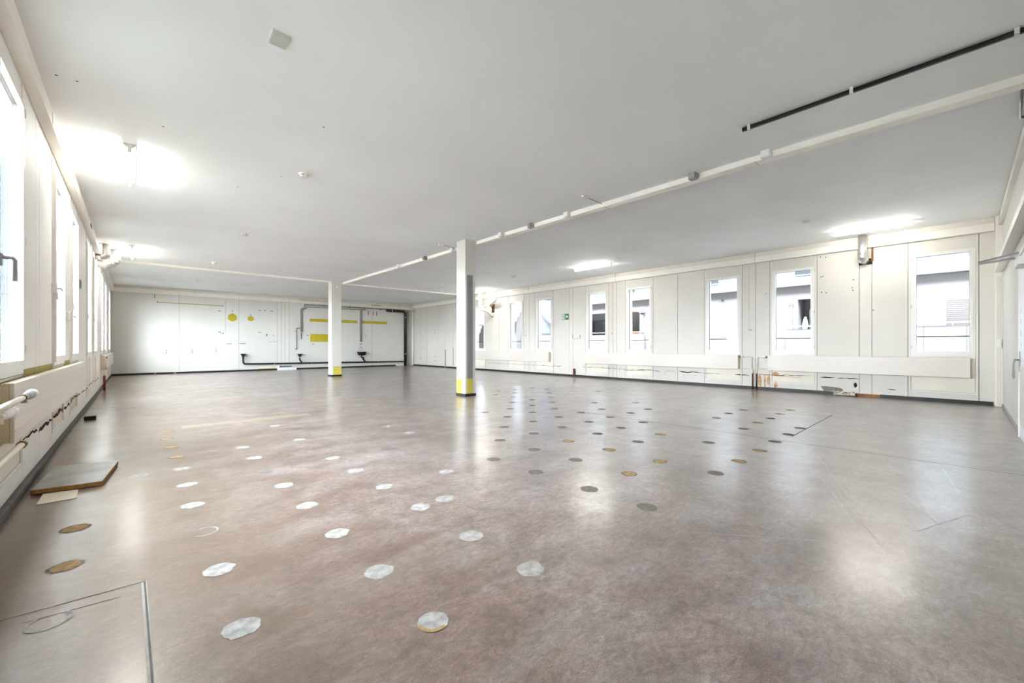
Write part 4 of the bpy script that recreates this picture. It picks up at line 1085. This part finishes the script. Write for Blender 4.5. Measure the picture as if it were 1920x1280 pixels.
def house(name, label, x0, x1, y0, y1, eave, ridge, wallkey, rise='x'):
    t = empty(name, (x0, (y0 + y1) / 2, -1.3), label, 'house'); o = Vector((x0, (y0 + y1) / 2, -1.3))
    hy = (y1 - y0) / 2; e, r = eave + 1.3, ridge + 1.3; d = x1 - x0
    if rise == 'x':      # eave faces our windows
        m = mb(wallkey); m.poly([(0, -hy, 0), (d, -hy, 0), (d, -hy, e), (d / 2, -hy, r - .05), (0, -hy, e)], (0, 2 * hy, 0)); m.build('walls', t)
        sl = (r - e) / (d / 2)
        for s in (0, 1):
            m = mb('tiles')
            pts = [(-.4, -hy - .3, e - .4 * sl), (d / 2, -hy - .3, r), (d / 2, -hy - .3, r + .18), (-.4, -hy - .3, e - .4 * sl + .18)]
            if s: pts = [(d - x, y, z) for x, y, z in pts]
            m.poly(pts, (0, 2 * hy + .6, 0)); m.build('roof', t)
        m = mb('verge'); m.box(-.48, -.36, -hy - .3, hy + .3, e - .4 * sl - .12, e - .4 * sl + .06); m.build('gutter', t)
    else:                # gable faces our windows
        m = mb(wallkey); m.poly([(0, -hy, 0), (0, hy, 0), (0, hy, e), (0, 0, r - .05), (0, -hy, e)], (d, 0, 0)); m.build('walls', t)
        sl = (r - e) / hy
        for s in (-1, 1):
            m = mb('verge'); m.poly([(-.35, s * (hy + .4), e - .4 * sl), (-.35, 0, r), (-.35, 0, r + .22), (-.35, s * (hy + .4), e - .4 * sl + .22)], (d + .7, 0, 0)); m.build('roof', t)
    return t
house('tiled_house', 'white house with light tiled roof beyond the apartment block', 24.0, 26.4, 25.7, 30.0, 3.55, 5.3, 'facade')
house('tiled_house', 'low house with light tiled roof nearest the big pillar', 24.0, 27.0, 31.2, 38.0, 1.9, 5.6, 'facade')
house('gabled_house', 'grey gabled house under the blue sky', 27.5, 38.0, 24.1, 30.4, 2.3, 5.2, 'greywall', 'y')
m = mb('parapet'); m.box(24.5, 24.7, 20.7, 25.6, -1.3, 1.95); m.mat('shade'); m.box(24.46, 24.74, 20.7, 25.6, 1.95, 2.03)
for k in range(6): m.box(24.485, 24.5, 21.2 + k * .8, 21.22 + k * .8, -1.3, 1.95)
tag(m.build('garden_wall'), 'white panelled garden wall in front of the grey gable', 'wall')
def conifer(x, y, h, label, seed):
    t = empty('conifer_tree', (x, y, -1.3), label, 'tree'); rr = random.Random(seed)
    m = mb('bark'); m.ring([(0, 0, 0), (0, 0, h * .9)], [.2, .04], 10); m.build('trunk', t)
    m = mb('needles')
    for k in range(16):
        z = h * (.15 + .82 * k / 16); r = (h - z) * .27 + .1
        for a in range(9):
            an = 2 * PI * a / 9 + rr.uniform(0, .6); L = r * rr.uniform(.7, 1.15)
            p = Vector((math.cos(an) * L, math.sin(an) * L, z - L * .35)); s = Vector((-math.sin(an), math.cos(an), 0)) * L * .3
            v = [m.bm.verts.new(c) for c in ((0, 0, z + .25), p * 1.0, Vector((0, 0, z)) * .4 + p * .6 + s, Vector((0, 0, z)) * .4 + p * .6 - s, Vector((0, 0, z - .1)) * .5 + p * .5 - Vector((0, 0, .3)))]
            for f in ((0, 2, 1), (0, 1, 3), (4, 1, 2), (4, 3, 1), (0, 3, 4), (0, 4, 2)): m._face([v[i] for i in f])
    m.build('foliage', t)
conifer(40.0, 37.6, 7.6, 'taller dark conifer behind the grey gable', 1)
conifer(47.0, 43.4, 7.6, 'shorter dark conifer behind the grey gable', 2)

# outside, left: one wing of the neighbouring building
t = empty('annex_building', (-5.5, 24.0, -1.3), 'blue-grey building seen through the near left window', 'building')
m = mb('annex'); m.box(-4.0, 3.1, -4, 8, 0, 8.2); m.build('walls', t)
m = mb('shade'); m.box(-4.1, 3.2, -4.1, 8.1, 8.2, 8.4); m.build('roof_edge', t)

# ------------------------------------------------------------------ sky portals: guide the sampling of the sky through the windows
for wins, x, rot in ((RIGHT_W, XR + .26, PI / 2), (LEFT_W, XL - .26, -PI / 2)):
    for c in wins:
        ld = bpy.data.lights.new('window_portal', 'AREA'); ld.shape = 'RECTANGLE'; ld.size = 1.74; ld.size_y = .66
        ld.cycles.is_portal = True
        lo = bpy.data.objects.new('window_portal', ld); COL.objects.link(lo)
        lo.location = (x, c, 1.77); lo.rotation_euler = (0, rot, 0)
